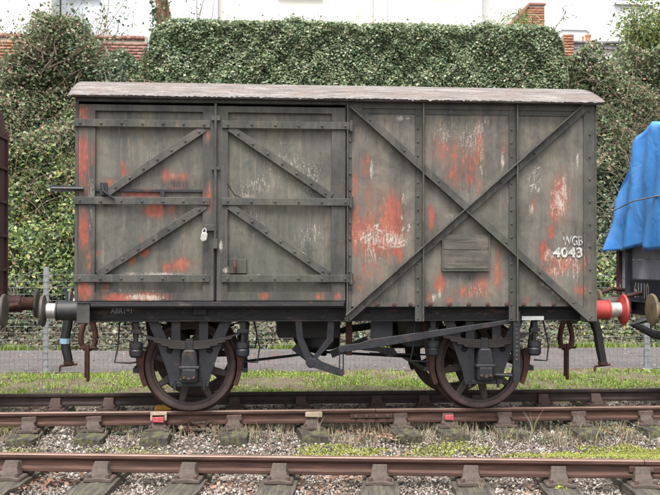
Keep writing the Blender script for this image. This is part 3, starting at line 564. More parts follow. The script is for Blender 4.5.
def make_running_gear(cx, tilt):
    """everything round one axle, both sides"""
    zc = .4765
    ax = obj('axle', MB().lathe([(-1.02, .05), (-.86, .055), (-.85, .075), (.85, .075), (.86, .055), (1.02, .05)], (cx, 0, zc), 'y', 16), 'wheelc', V, smooth=True)
    for s in (-1, 1):
        n = 72
        wh = obj('wheel', MB().lathe([(-.075, .06), (-.1, .10), (-.1, .06)] and [(-.105, .075), (-.105, .10), (-.07, .125), (.06, .125), (.09, .10), (.09, .075)], (cx, s*.75, zc), 'y', 24, closed=True), 'wheelc', V, smooth=True)
        prof = [(-.062, .412), (-.068, .42), (-.07, .462), (-.058, .4745), (.03, .480), (.042, .488), (.052, .505), (.066, .505), (.07, .49), (.07, .412)]
        if s > 0: prof = [(-a, r) for a, r in prof]
        obj('tyre', MB().lathe(prof, (cx, s*.75, zc), 'y', n, closed=True), 'tyre', wh, smooth=True)
        rp = [(-.045, .385), (-.045, .413), (.045, .413), (.045, .385)]
        obj('rim', MB().lathe(rp, (cx, s*.75, zc), 'y', n, closed=True), 'wheelc', wh, smooth=True)
        for k in range(8):
            a = tilt+k*math.pi/4+(.2 if s > 0 else 0); ca, sa = math.cos(a), math.sin(a)
            def pt(r, t): return (cx+r*ca-t*sa, zc+r*sa+t*ca)
            obj('spoke', MB().prism([pt(.105, -.05), pt(.395, -.032), pt(.395, .032), pt(.105, .05)], s*.75-.025, s*.75+.025), 'wheelc', wh, .012)
        yb = s*.985
        # axle guard: two splayed plates joined at the foot
        gm = MB()
        for q in (-1, 1):
            gm.prism([(cx+q*.43, .954), (cx+q*.315, .954), (cx+q*.225, .76), (cx+q*.19, .76), (cx+q*.19, .954), (cx+q*.095, .954), (cx+q*.095, .30), (cx+q*.20, .30), (cx+q*.225, .42), (cx+q*.31, .66)], *sorted((yb, yb-s*.016)))
        gm.box(cx-.20, cx+.20, *sorted((yb-s*.002, yb+s*.02)), .285, .325)
        gd = obj('axle_guard', gm, 'iron', V, .002)
        hm = MB().bolts([(cx-.205, .655), (cx+.205, .655)], yb, .036, .003, 14) if s < 0 else MB().lathe([(0, .03), (.003, .03)], (cx-.205, yb, .655), 'y', 12)
        obj('guard_hole_disc', hm, 'hole', gd)  # flat black discs stand for shaded holes; the plate is not cut
        [obj('keep_bolt', MB().tube([(cx+q, yb+s*.03, .25), (cx+q, yb+s*.03, .34)], .016), 'iron', gd) for q in (-.15, .15)]
        # axlebox
        y0, y1 = s*.90, s*1.10
        ab = MB().prism([(cx-.085, .33), (cx+.085, .33), (cx+.088, .50), (cx+.075, .62), (cx+.06, .665), (cx-.06, .665), (cx-.075, .62), (cx-.088, .50)], *sorted((y0, y1)))
        bx = obj('axlebox', ab, 'iron', V, .012)
        obj('axlebox_cover', MB().prism([(cx-.07, .36), (cx+.07, .36), (cx+.07, .47), (cx-.07, .47)], *sorted((y1, y1+s*.02))).box(cx-.105, cx+.105, *sorted((s*1.0, y1+s*.012)), .47, .50), 'iron', bx, .006)
        obj('cover_bolts', MB().bolts([(cx-.05, .385), (cx+.05, .385), (cx, .375)], y1+s*.02, .016, .02) if s < 0 else MB().lathe([(0, .016), (.02, .016)], (cx, y1+.02, .385), 'y', 8), 'rust', bx)
        # leaf spring
        sp = obj('spring', MB().box(cx-.04, cx+.04, *sorted((s*.945, s*1.05)), .66, .775), 'iron', V, .006)
        for k in range(5):
            hl = .515-.075*k; N = 14; top = []; bot = []
            for i in range(N+1):
                x = -hl+2*hl*i/N; z = .755-.0175*k+.075*(x/.5)**2; top.append((cx+x, z)); bot.append((cx+x, z-.016))
            obj('leaf', MB().prism(top+bot[::-1], *sorted((s*.955, s*1.04))), 'spring', sp, .002)
        for q in (-1, 1):
            sh = obj('spring_hanger', MB().lathe([(-.02, .05), (0, .068), (.05, .072), (.07, .06), (.075, .07), (.125, .07), (.14, .045)], (cx+q*.545, s*1.0, .605), 'z', 18).tube([(cx+q*.545, s*1.0, .74), (cx+q*.545, s*1.0, .86)], .022).box(cx+q*.545-.05, cx+q*.545+.05, *sorted((s*.96, s*1.04)), .835, .875), 'iron', V, smooth=True)
            obj('hanger_link', MB().box(cx+q*.545-.028, cx+q*.545+.028, s*1.0-.03, s*1.0+.03, .86, .955), 'sole', sh, .004)
            # brake block: curved shoe against the tread, hung from the frame
            a0 = (math.pi if q < 0 else 0); aa = [a0+q*t for t in np.linspace(-.42, .30, 10)]
            if q < 0: aa = [a0-q*t for t in np.linspace(-.30, .42, 10)][::-1]; aa = [math.pi+t for t in np.linspace(-.30, .42, 10)]
            else: aa = [t for t in np.linspace(-.42, .30, 10)]
            poly = [(cx+.487*math.cos(a), zc+.487*math.sin(a)) for a in aa]+[(cx+(.545+.012*math.sin(3*a))*math.cos(a), zc+.55*math.sin(a)) for a in aa[::-1]]
            bb = obj('brake_block', MB().prism(poly, *sorted((s*.70, s*.80))), 'rust', V, .004)
            obj('brake_hanger', MB().bar((cx+q*.535, .44), (cx+q*.60, .93), .045, *sorted((s*.735, s*.765))), 'rust' if q < 0 else 'dark', bb, .003)
        obj('safety_loop', MB().tube([(cx-.72, s*.93, .95), (cx-.735, s*.93, .70), (cx-.77, s*.93, .53), (cx-.62, s*.93, .52), (cx-.55, s*.93, .53)], .009, 6), 'dark', V, smooth=True)
        obj('safety_loop', MB().tube([(cx+.66, s*.93, .95), (cx+.72, s*.93, .68), (cx+.70, s*.93, .52), (cx+.56, s*.93, .53)], .009, 6), 'dark', V, smooth=True)
    [obj('brake_beam', MB().box(cx+q-.03, cx+q+.03, -.78, .78, .40, .45), 'dark', V) for q in (-.57, .57)]
make_running_gear(-1.555, .55); make_running_gear(1.525, .18)

# brake gear at the middle
for s in (-1, 1):
    yv = s*1.05
    mb = MB()
    mb.prism([(-.47, .955), (-.40, .955), (-.385, .79), (-.285, .56), (-.35, .53), (-.452, .77)], *sorted((yv, yv-s*.018)))
    mb.prism([(-.06, .955), (-.13, .955), (-.14, .77), (-.325, .53), (-.27, .53), (-.068, .75)], *sorted((yv-s*.019, yv-s*.037)))
    mb.lathe([(0, .055), (.05, .055)] if s > 0 else [(0, .055), (-.05, .055)], (-.305, yv, .53), 'y', 16)
    obj('brake_hanger_bracket', mb, 'iron', V, .002)
obj('brake_shaft', MB().tube([(-.305, -1.13, .53), (-.305, 1.13, .53)], .032, 12), 'iron', V, smooth=True)
for s in (-1, 1):
    ya = s*1.10
    obj('brake_arm', MB().prism([(-.32, .575), (-.26, .57), (-.02, .475), (.03, .455), (.03, .40), (-.02, .395), (-.28, .48), (-.34, .49)], *sorted((ya, ya+s*.02))).lathe([(0, .036), (s*.04, .036)], (0, ya, .43), 'y', 12), 'iron', V, .003)
    [obj('brake_link', MB().box(q, q+.015, *sorted((ya+s*.022, ya+s*.034)), .42, .68), 'iron', V) for q in (-.022, .016)]
    yl = s*1.135
    lv = MB().prism([(-.01, .71), (.20, .735), (.30, .775), (.40, .785), (1.86, .985), (1.86, .945), (.42, .695), (.26, .675), (.02, .64), (-.02, .655)], *sorted((yl, yl+s*.02)))
    lv.lathe([(-.02*s, .038), (.03*s, .038)], (.005, yl, .675), 'y', 12)
    obj('brake_lever', lv, 'iron', V, .004, kind=None)['label'] = 'long blue-grey hand brake lever'
    gx = 1.825
    gd = MB().box(gx-.035, gx-.015, *sorted((s*1.16, s*1.20)), .33, 1.05).box(gx+.015, gx+.035, *sorted((s*1.16, s*1.20)), .33, 1.05).box(gx-.035, gx+.035, *sorted((s*1.195, s*1.207)), .33, 1.06).box(gx-.32, gx+.04, *sorted((s*1.0, s*1.02)), .37, .40)
    gd.tube([(gx-.3, s*1.01, .385), (gx+.03, s*1.17, .385)], .016, 6)
    gdo = obj('lever_guide', gd, 'iron', V)
    obj('rack_teeth', MB().bolts([(gx, .56+.045*i) for i in range(10)], -1.207, .011, .008) if s < 0 else MB().box(gx-.01, gx+.01, 1.207, 1.212, .5, 1.0), 'chair', gdo, kind='stuff')
# vacuum cylinder, tank and rodding under the floor
obj('vacuum_cylinder', MB().lathe([(0, .14), (.03, .21), (.30, .21), (.36, .15)], (-.14, -.25, .60), 'z', 24), 'dark', V, smooth=True)
obj('reservoir', MB().lathe([(-.30, .06), (-.25, .15), (.25, .15), (.30, .06)], (.95, .15, .72), 'x', 20), 'dark', V, smooth=True)
obj('cylinder_arm', MB().bar((-.45, .66), (-.2, .46), .10, -.60, -.57).bar((-.05, .56), (.35, .72), .08, -.52, -.49), 'dark', V)
[obj('pull_rod', MB().tube(p_, r_, 6), 'dark', V, smooth=True) for p_, r_ in (([(.36, -.6, .58), (1.0, -.6, .56), (1.1, -.55, .55)], .010), ([(-.3, -.2, .54), (-1.0, -.2, .46)], .016), ([(-.3, .2, .54), (1.0, .2, .46)], .016))]
obj('bracket_plate', MB().box(.36, .60, -.70, -.68, .72, .955), 'endboard', V, .003); obj('pull_rod_hanger', MB().box(.10, .17, -.62, -.59, .56, .955), 'rust', V, .003)
obj('dark_filler', MB().box(-.62, .05, -.5, .4, .74, .97), 'dark', V); obj('dark_filler', MB().box(.75, 1.1, -.72, .5, .66, .97), 'dark', V)  # dark blocks added to close off the lit gap beneath the floor
obj('rod_bracket', MB().prism([(.25, .66), (.62, .64), (.66, .56), (.56, .545), (.45, .60), (.25, .62)], -.66, -.63).bolts([(.53, .60), (.62, .585)], -.66, .03, .02, 10), 'dark', V)

# buffers, couplings, hoses ----------------------------------------------
def lat_x(s, prof, y, z, x0, n=28): return MB().lathe([(s*a, r) for a, r in prof], (x0, y, z), 'x', n)
ZB = 1.06
def buffer(parent, x0, s, y, mats, ram=.16, head=.165):
    """s: direction the buffer points; x0: headstock face"""
    b = obj('buffer', lat_x(s, [(0, .125), (.025, .135), (.03, .108), (.06, .104), (.24, .098), (.245, .106), (.26, .106)], y, ZB, x0), mats[0], parent, smooth=True)
    obj('buffer_ram', lat_x(s, [(.255, .078), (.255+ram, .078)], y, ZB, x0), mats[1], b, smooth=True)
    e = .255+ram
    obj('buffer_head', lat_x(s, [(e-.03, .07), (e-.005, .12), (e, head*.96), (e+.018, head), (e+.03, head*.94), (e+.042, head*.5), (e+.045, .02)], y, ZB, x0, 36), mats[2], b, smooth=True)
    return b
for y in (-.865, .865):
    b = buffer(V, -2.67, -1, y, ('black', 'steel', 'greybuf'), .125, .168)
    b = buffer(V, 2.67, 1, y, ('redpaint', 'steel', 'redpaint'), .15, .168); b['label'] = 'bright red buffer'
obj('lamp_iron', MB().box(-2.845, -2.83, -.80, -.76, 1.14, 1.26).tube([(-2.84, -.78, 1.25), (-2.86, -.78, 1.275), (-2.85, -.78, 1.29)], .012), 'navy', V)
def coupling(hx, s, z0=.93):
    c = obj('coupling_hook', MB().box(*sorted((hx, hx+s*.10)), -.03, .03, z0-.02, z0+.06).prism([(hx+s*.08, z0+.05), (hx+s*.19, z0+.07), (hx+s*.22, z0+.02), (hx+s*.19, z0-.05), (hx+s*.10, z0-.06)], -.028, .028), 'dark', V, .006)
    cx = hx+s*.06
    # an oval link seen from the side of the track and a straight one hanging below it
    pts = []
    for i in range(19):
        t = math.pi*(-.12)+i/18*(2*math.pi-.0); r = 1
        pts.append((cx+.075*math.cos(t)*(1.0-.35*math.sin(t)), .02*math.cos(t), z0-.17+.17*math.sin(t)))
    obj('coupling_link', MB().tube(pts, .031, 8), 'rust', c, smooth=True)
    obj('coupling_link', MB().box(cx-.035, cx-.012, -.05, -.01, z0-.66, z0-.29).box(cx-.012, cx+.02, -.055, -.005, z0-.70, z0-.28).box(cx-.10, cx+.11, -.045, -.02, z0-.34, z0-.31), 'rust', c, .008)
coupling(-2.67, -1); coupling(2.67, 1, .91)
def hose(pts, rr, band=None):
    h = obj('vacuum_hose', MB().tube(pts, rr, 10), 'black', V, smooth=True)
    e = Vector(pts[-1]); obj('hose_coupling', MB().tube([e, e+Vector((.0, 0, -.03))], .055, 10).tube([e+Vector((-.09, 0, -.05)), e+Vector((.09, 0, -.03))], .014, 6).tube([e+Vector((-.09, 0, -.05)), e+Vector((-.095, 0, -.11))], .012, 6), 'rust', h, smooth=True)
    if band: obj('hose_band', MB().tube(band, .056, 10), 'lblue', h, smooth=True)
hose([(-2.71, -.42, 1.10), (-2.80, -.45, 1.09), (-2.865, -.47, 1.02), (-2.88, -.48, .88), (-2.905, -.48, .76), (-2.895, -.48, .64), (-2.865, -.48, .50)], [.055, .06, .06, .052, .050, .050, .048], [(-2.904, -.48, .745), (-2.905, -.48, .69)])
hose([(2.71, -.30, 1.0), (2.86, -.30, .98), (2.96, -.30, .90), (3.0, -.30, .78), (3.02, -.30, .64), (3.06, -.3, .44)], [.05, .055, .055, .05, .05, .047])
# padlock
pk = empty('padlock', (-1.405, -1.262, 1.83), 'small silver padlock hanging from the hasp between the van doors', 'padlock')
obj('body', MB().prism([(-.034, -.035), (-.012, -.06), (.03, -.045), (.042, .02), (.02, .04), (-.02, .03)], -.03, -.005), 'fabric', pk, .006)
obj('shackle', MB().tube([(-.012, -.018, .03), (-.006, -.018, .065), (.012, -.018, .078), (.026, -.018, .06), (.022, -.018, .03)], .006, 8), 'brass', pk, smooth=True)

# ---------------------------------------------------------------- tracks
RP = [(-.035, 0), (-.0355, -.03), (-.026, -.044), (-.010, -.052), (-.0095, -.098), (-.026, -.108), (-.034, -.118), (-.033, -.14), (-.025, -.146)]
RP = [(-.030, .0)]+[(-.0355, -.008)]+RP[1:]; RPoly = RP+[(-y, z) for y, z in RP[::-1]]
def rail(name, a, b, label, mats=('rail', 'railtop'), top=True, rot=None):
    mb = MB().prismx([(y, z) for y, z in RPoly], a, b)
    me = mb.mesh(name)
    for f in me.polygons:
        if top and (f.normal.z > .5 and f.center.z > -.02): f.material_index = 1
    o = obj(name, me, mats); tag(o, label, 'rail'); return o
def fishplate(parent, x, y, n=4, mat='rail'):
    fp = obj('fishplate', MB().box(x-.23, x+.23, y-.034, y-.012, -.098, -.048), mat, parent, .004)
    for k in range(n): obj('bolt', MB().lathe([(0, .018), (-.02, .018), (-.024, .012)], (x-.17+.34*k/(n-1), y-.034, -.074), 'y', 8), 'chair', fp)
r1 = rail('rail', -14, .40, 'near rust-pink rail under the van wheels, running left of its bolted joint'); r1.location = (0, -.7525, 0)
r1b = rail('rail', .405, 16, 'near rust-pink rail under the van wheels, running right of its bolted joint'); r1b.location = (0, -.7525, 0)
fishplate(r1, .36, 0)
r2 = rail('rail', -14, 16, 'dark sooty far rail of the van track, next to the grass', ('raildark', 'raildark')); r2.location = (0, .7525, 0)
A = np.array([-2.995, -3.049]); Bp = np.array([2.311, -3.748]); dirv = unit(Bp-A); ang = math.atan2(dirv[1], dirv[0])
r3 = rail('rail', -9, 4.92+.3, 'rust-pink rail crossing the foreground, nearest to the viewer'); r3.location = (A[0]+dirv[0]*.0, A[1], 0); r3.rotation_euler = (0, 0, ang)
r3b = rail('rail', 5.226, 14, 'end of foreground rail at the right edge beyond the bolted fishplate'); r3b.location = r3.location; r3b.rotation_euler = r3.rotation_euler
fishplate(r3b, 5.33, 0)

def chair_mesh(big=1.0):
    mb = MB(); b = big
    mb.prism([(-.115*b, -.188), (.115*b, -.188), (.11*b, -.165), (.05*b, -.155), (-.05*b, -.155), (-.11*b, -.165)], -.19, .19)
    for s in (-1, 1):          # the two jaws that hold the rail
        pr = [(s*.012, -.155), (s*.012, -.06), (s*.034, -.045), (s*.058, -.05), (s*.085, -.10), (s*.13, -.158)]
        vs = []
        for x, k in ((-.058*b, 1), (.058*b, 1)):
            for y, z in pr:
                wd = 1.0+(.35 if z < -.12 else 0); vs.append((x*wd, y, z))
        n = len(pr); mb.add(vs, [tuple(range(n)), tuple(range(n, 2*n))[::-1]]+[(i, (i+1) % n, (i+1) % n+n, i+n) for i in range(n)])
    return mb.mesh('rail_chair')
CH = {}
def chair(parent, loc, rz, mat):
    if mat not in CH: CH[mat] = chair_mesh()
    c = obj('rail_chair', CH[mat], mat, parent, .005); c.location = loc; c.rotation_euler = (0, 0, rz)
    if 'scr' not in CH: CH['scr'] = MB().lathe([(-.17, .018), (-.13, .018), (-.125, .010)], (0, -.155, 0), 'z', 8).mesh('chair_screw')
    for q in (-.075, .075): k_ = obj('chair_screw', CH['scr'], 'chaird', c); k_.location = (q, 0, 0)
    return c
def key(c, mat, L=.15, y=-.048, x=0, z=-.07):
    return obj('key', MB().prism([(x-L/2, z-.025), (x+L/2, z-.032), (x+L/2, z+.03), (x-L/2, z+.025)], y-.028, y+.014), mat, c, .006)
SL = .29
def sleeper_mesh(y0, y1, seed):
    r_ = np.random.default_rng(seed); n = 12; ys = np.linspace(y0, y1, n); mb = MB(); vs = []
    for i, y in enumerate(ys):
        j = r_.normal(size=8)*.005; e = .02 if i in (0, n-1) else 0
        vs += [(-SL/2+j[0]+e, y+j[1]*1.5, -.19+j[2]-e*.6), (-.03, y+j[1]*1.5, -.188+j[3]-e*.3), (.04, y+j[1]*1.5, -.19+j[4]-e*.3), (SL/2+j[5]-e, y+j[1]*1.5, -.192+j[6]-e*.6), (SL/2+j[5], y, -.34), (-SL/2+j[0], y, -.34)]
    fs = [(i*6+k, i*6+(k+1) % 6, (i+1)*6+(k+1) % 6, (i+1)*6+k) for i in range(n-1) for k in range(6)]+[tuple(range(6)), tuple(range((n-1)*6, n*6))[::-1]]
    return mb.add(vs, fs).mesh('sleeper')
ords = ['leftmost', 'second from left', 'third from left', 'fourth from left', 'fifth from left', 'sixth from left', 'seventh from left', 'eighth from left', 'ninth from left', 'rightmost']
XS = [-3.209, -2.571, -1.865, -1.099, -.295, .636, 1.187, 1.819, 2.642, 3.341]
notes = ['dark and mossy, past the left buffers', 'mossy, below the left coupling and hose', 'with red-daubed and white-topped chair left of the left wheel', 'green-edged, right of the left wheel', 'with a pale wooden key on its chair', 'dark-ended, just right of the bolted rail joint', 'with a pink-red daubed chair left of the right wheel', 'overgrown, just right of the right wheel', 'overgrown, below the right coupling', 'shadowed, at the far right by the red buffer']
for i, x in enumerate(XS):
    s = empty('sleeper', (x, 0, 0), 'timber sleeper under the van track, '+notes[i], 'sleeper', 'sleepers under the van track')
    t = obj('timber', sleeper_mesh(-1.33+.05*random.random(), 1.3, 50+i), 'timberd', s, smooth=False)
    s.rotation_euler = (0, 0, random.uniform(-.04, .04))
    c = chair(s, (0, -.7525, 0), 0, 'chair')
    cr = chair(s, (0, .7525, 0), 0, 'chaird')
    if i == 2:
        key(c, 'redchair', .12, -.105, 0, -.075); obj('key', MB().box(-.085, .085, -.09, -.04, -.035, -.006).box(-.085, -.062, -.10, -.05, -.09, -.0351).box(.062, .085, -.10, -.05, -.09, -.0351), 'keywood', c, .004)
    elif i == 6: key(c, 'redchair', .10, -.10, 0, -.085)
    elif i == 4: key(c, 'keywood', .18, -.075, .02, -.04)
    elif i in (0, 5): key(c, 'chair', .15)
    else: key(c, 'chaird', .16)
XN = [(-2.871, -3.1), (-2.141, -3.194), (-1.433, -3.285), (-.705, -3.378), (.096, -3.481), (.816, -3.574), (1.503, -3.662), (2.156, -3.746), (2.87, -3.845), (-3.6, -2.97)]
nn = ['cut off at the left edge, under the foreground rail', 'second foreground sleeper from the left edge, pale grey timber', 'grey foreground sleeper below the left wheel of the van', 'flat dark foreground sleeper below the space between the wheels, left of centre',
      'brown foreground sleeper at the centre with a cracked top', 'pale foreground sleeper below the right wheel with dry stalks on it', 'grey foreground sleeper with a green weed on it', 'foreground sleeper at the right edge with a wide rusty chair']
for i, (x, y) in enumerate(XN[:8]):
    s = empty('sleeper', (x, y, 0), nn[i], 'sleeper', 'sleepers under the foreground rail'); s.rotation_euler = (0, 0, ang+random.uniform(-.03, .03))
    obj('timber', sleeper_mesh(-1.75, .52, 90+i), 'timber', s)
    c = chair(s, (0, 0, 0), 0, 'chair')
    c.scale = (1.0, 1, 1)

# ---------------------------------------------------------------- ballast, grass, weeds
def near_y(x): return A[1]+(x-A[0])*dirv[1]/dirv[0]
ICO = bmesh.new(); bmesh.ops.create_icosphere(ICO, subdivisions=1, radius=1); IV = np.array([v.co[:] for v in ICO.verts]); IF = [tuple(v.index for v in f.verts) for f in ICO.faces]; ICO.free()
def rocks(P, size):
    n = len(P); q = unit(rng.normal(size=(n, 4))); w_, x_, y_, z_ = q.T
    Rm = np.stack([1-2*(y_**2+z_**2), 2*(x_*y_-z_*w_), 2*(x_*z_+y_*w_), 2*(x_*y_+z_*w_), 1-2*(x_**2+z_**2), 2*(y_*z_-x_*w_), 2*(x_*z_-y_*w_), 2*(y_*z_+x_*w_), 1-2*(x_**2+y_**2)], 1).reshape(n, 3, 3)
    S = size[:, None]*rng.uniform(.6, 1.25, size=(n, 3)); base = IV[None]*S[:, None, :]*rng.uniform(.6, 1.2, size=(n, len(IV), 1))
    return np.einsum('nij,nkj->nki', Rm, base)+P[:, None, :]
def on_sleeper(x, y):
    m = np.zeros(len(x), bool)
    for sx in XS: m |= (abs(x-sx) < .15)&(abs(y) < 1.28)
    for sx, sy in XN[:8]:
        u = (x-sx)*dirv[0]+(y-sy)*dirv[1]; v_ = -(x-sx)*dirv[1]+(y-sy)*dirv[0]; m |= (abs(u) < .14)&(v_ < .5)
    return m
n = 56000; x = rng.uniform(-4.4, 4.6, n); y = rng.uniform(-5.6, 1.35, n)
keep = ~on_sleeper(x, y)|((rng.random(n) < .10)&(y < -1.0)&(y > -1.4)); keep &= abs(x+.7) < 3.2+.27*(y+5.6)*1.1
x, y = x[keep], y[keep]; sz = (.0125*np.exp(.32*rng.normal(size=len(x)))).clip(.006, .03)*np.where(rng.random(len(x)) < .12, 1.35, 1)
z = ground_z(x, y)+rng.uniform(-.006, .022, len(x))
tag(mass('ballast', rocks(np.stack([x, y, z], 1), sz), IF, 'stone', kind='stuff'), 'grey, white and pinkish ballast stones scattered between the rails', 'ballast')
# finer chippings
n = 26000; x = rng.uniform(-4.2, 4.4, n); y = rng.uniform(-5.4, -.8, n); k = ~on_sleeper(x, y); x, y = x[k], y[k]
P = np.stack([x, y, ground_z(x, y)+.012+rng.uniform(0, .02, len(x))], 1)
tag(mass('gravel', rocks(P, rng.uniform(.006, .012, len(x))), IF, 'stone', kind='stuff'), 'fine gravel chippings between the ballast stones', 'gravel')
MT['stone'].name = 'ballast_stone'
def blades(P, h, wd, lean=.5):
    n = len(P); a = rng.uniform(0, 6.28, n); d = np.stack([np.cos(a), np.sin(a), np.zeros(n)], 1); q = np.stack([-np.sin(a), np.cos(a), np.zeros(n)], 1)
    hh = (h*rng.uniform(.5, 1.3, n))[:, None]; up = np.array([0, 0, 1.0]); ln = (lean*rng.uniform(0, 1, n))[:, None]
    m = P+up*hh*.6+q*hh*ln*.35; t = P+up*hh+q*hh*ln
    return np.stack([P-d*wd, P+d*wd, m+d*wd*.7, t, m-d*wd*.7], 1)
BL = [(0, 1, 2, 4), (4, 2, 3)]
n = 95000; x = rng.uniform(-6.3, 7.0, n); y = rng.uniform(1.5, 5.4, n)
dn = np.sin(x*1.9+ph[10])*np.sin(y*2.2+ph[11])+.6*np.sin(x*5.1+ph[12])*np.sin(y*4.3+ph[13])+.5*np.sin(x*11+ph[14])*np.sin(y*9+ph[15]); k = dn+1.1*rng.normal(size=n)*.5 > .05+.3*(y > 4.9)+.9*(y < 2.4); x, y = x[k], y[k]
tag(mass('grass', blades(np.stack([x, y, ground_z(x, y)+.01], 1), .024, .008, 1.6), BL, 'grass', kind='stuff'), 'short bright yellow-green grass along the strip behind the van track', 'grass')
n = 9000; cx_ = rng.uniform(-6.3, 7, 420); cy_ = rng.uniform(1.9, 5.3, 420); i_ = rng.integers(0, 420, n); x = cx_[i_]+.06*rng.normal(size=n); y = cy_[i_]+.06*rng.normal(size=n)
tag(mass('grass', blades(np.stack([x, y, ground_z(x, y)+.01], 1), .075, .0045, 1.0), BL, 'grass', kind='stuff'), 'longer grass tufts standing in the turf strip behind the van track', 'grass')
n = 9000; x = rng.uniform(-7.5, 9, n); y = 9.72+.16*abs(rng.normal(size=n)); k = np.sin(x*1.3)+np.sin(x*3.1+1)+.8*rng.normal(size=n) > -.4; x, y = x[k], y[k]
tag(mass('grass', blades(np.stack([x, y, -.27+0*x], 1), .13, .008, 1.0), BL, 'grass', kind='stuff'), 'fringe of green grass along the far edge of the path', 'grass')
# moss and low weed patches between the tracks
Ps = []
for (px, py, rx, ry, cnt) in ((335, 446, .42, .20, 1300), (350, 449, .3, .1, 300), (442, 446, .45, .16, 800), (455, 443, .25, .15, 300), (615, 452, .8, .26, 6500), (648, 449, .5, .32, 5500), (585, 454, .5, .12, 1300), (8, 426, .35, .35, 1200), (130, 446, .4, .08, 200), (20, 448, .3, .06, 120), (120, 424, .2, .2, 300), (600, 430, .3, .2, 200)):
    p = atZ(px, py, -.24); a = rng.uniform(0, 6.28, cnt); r_ = np.sqrt(rng.uniform(0, 1, cnt))*(1+.25*np.sin(a*3+px)+.2*np.sin(a*7+py)); Ps.append(np.stack([p[0]+rx*r_*np.cos(a), p[1]+ry*r_*np.sin(a)*1.6], 1))
Q = np.concatenate(Ps); k = ~on_sleeper(Q[:, 0], Q[:, 1]); Q = Q[k]; P = np.column_stack([Q, ground_z(Q[:, 0], Q[:, 1])+.025])
tag(mass('moss', blades(P, .016, .008, 1.8), BL, 'moss', kind='stuff'), 'bright yellow-green moss patches on the ballast between the two tracks', 'moss')
# dry weeds along the front rail
xs_ = []; 
for px in np.concatenate([rng.uniform(0, 660, 170), rng.normal(370, 25, 70), rng.normal(250, 25, 60), rng.normal(530, 60, 90), rng.normal(455, 40, 55), rng.normal(20, 20, 20)]):
    p = atZ(px, rng.uniform(424, 441), -.24); xs_.append(p)
C0 = np.array(xs_); P = np.repeat(C0, 9, 0)+rng.normal(size=(len(C0)*9, 3))*np.array([.035, .05, 0]); P[:, 2] = ground_z(P[:, 0], P[:, 1])+.01
tag(mass('dry_weeds', blades(P, .11, .0035, 1.1), BL, 'straw', kind='stuff'), 'straw-coloured dead weeds growing through the ballast along the front rail', 'weeds')
C1 = np.array([atZ(px, py, -.24) for px, py in np.column_stack([np.concatenate([rng.uniform(140, 660, 140), rng.normal(120, 30, 10)]), rng.uniform(424, 440, 150)])])
P = np.repeat(C1, 14, 0)+rng.normal(size=(len(C1)*14, 3))*.03; P[:, 2] = ground_z(P[:, 0], P[:, 1])+.02+abs(rng.normal(size=len(P)))*.025
tag(mass('low_weeds', leaves(P, np.tile([0, -.3, 1.0], (len(P), 1)), .022), LEAF, 'leafivy', kind='stuff'), 'small dark green weeds at the foot of the front rail', 'weeds')
def stalks(name, px, py, cnt, h, mat, label, cat='weed', leafy=0):
    p = atZ(px, py, -.2); o = empty(name, (p[0], p[1], -.24), label, cat); mb = MB()
    for i in range(cnt):
        a = random.uniform(0, 6.28); l = random.uniform(.1, .5)*h; hh = h*random.uniform(.6, 1.1)
        mb.tube([(0, 0, 0), (l*.3*math.cos(a), l*.3*math.sin(a), hh*.55), (l*math.cos(a), l*math.sin(a)*.5, hh)], [.004, .003, .0015], 4)
    obj('stems', mb, mat, o)
    if leafy:
        P = rng.normal(size=(leafy, 3))*np.array([.05, .05, .05])*h/.2+np.array([0, 0, h*.5]); obj_ = mass('leaves', leaves(P, np.tile([0, -.3, 1.0], (leafy, 1)), .035, .4), LEAF, 'moss', o)
stalks('weed', 83, 425, 6, .24, 'straw', 'pale dry weed stalk against the front rail left of the red chair')
stalks('weed', 318, 432, 7, .20, 'straw', 'white dry stalks below the pale wooden rail key')
stalks('weed', 533, 431, 6, .26, 'straw', 'tall dry stalk right of the right wheel, before the front rail')
stalks('weed', 580, 430, 6, .20, 'straw', 'dry stalk below the right coupling, before the front rail')
stalks('weed', 560, 490, 5, .10, 'moss', 'green grassy weed on a foreground sleeper', leafy=40)
stalks('weed', 480, 490, 5, .11, 'straw', 'bent dry stalk lying on a pale foreground sleeper')
p = atY(163, 404.5, .45); yb = empty('marker_block', (p[0], .45, p[2]-.02), 'orange-yellow painted block lying between the rails left of the left wheel', 'block')
obj('block', MB().prism([(-.10, -.045), (.10, -.04), (.11, -.005), (.04, .012), (-.09, .005)], -.06, .06), 'yellowkey', yb, .01); obj('foot', MB().box(-.14, .14, -.08, .08, -.075, -.0455), 'timberd', yb)
# heap of dead twigs
p = atZ(196, 431, -.22); tw = empty('twig_heap', (p[0], p[1], -.25), 'heap of dead twigs and bracken under the left wheel beside the front rail', 'twigs'); mb = MB()
for i in range(46):
    a = rng.uniform(0, 6.28); l = rng.uniform(.08, .24); c_ = rng.normal(size=3)*np.array([.12, .06, .03])+np.array([0, 0, .09]); d = np.array([math.cos(a), math.sin(a)*.5, rng.uniform(-.2, .5)])*l
    mb.tube([c_-d, c_+rng.normal(size=3)*.01, c_+d], [.009, .010, .006], 5)
obj('twigs', mb, 'cane', tw)
P = rng.normal(size=(170, 3))*np.array([.13, .06, .035])+np.array([0, 0, .08]); mass('dead_leaves', leaves(P, np.tile([0, -.5, .8], (170, 1)), .05), LEAF, 'deadleaf', tw)
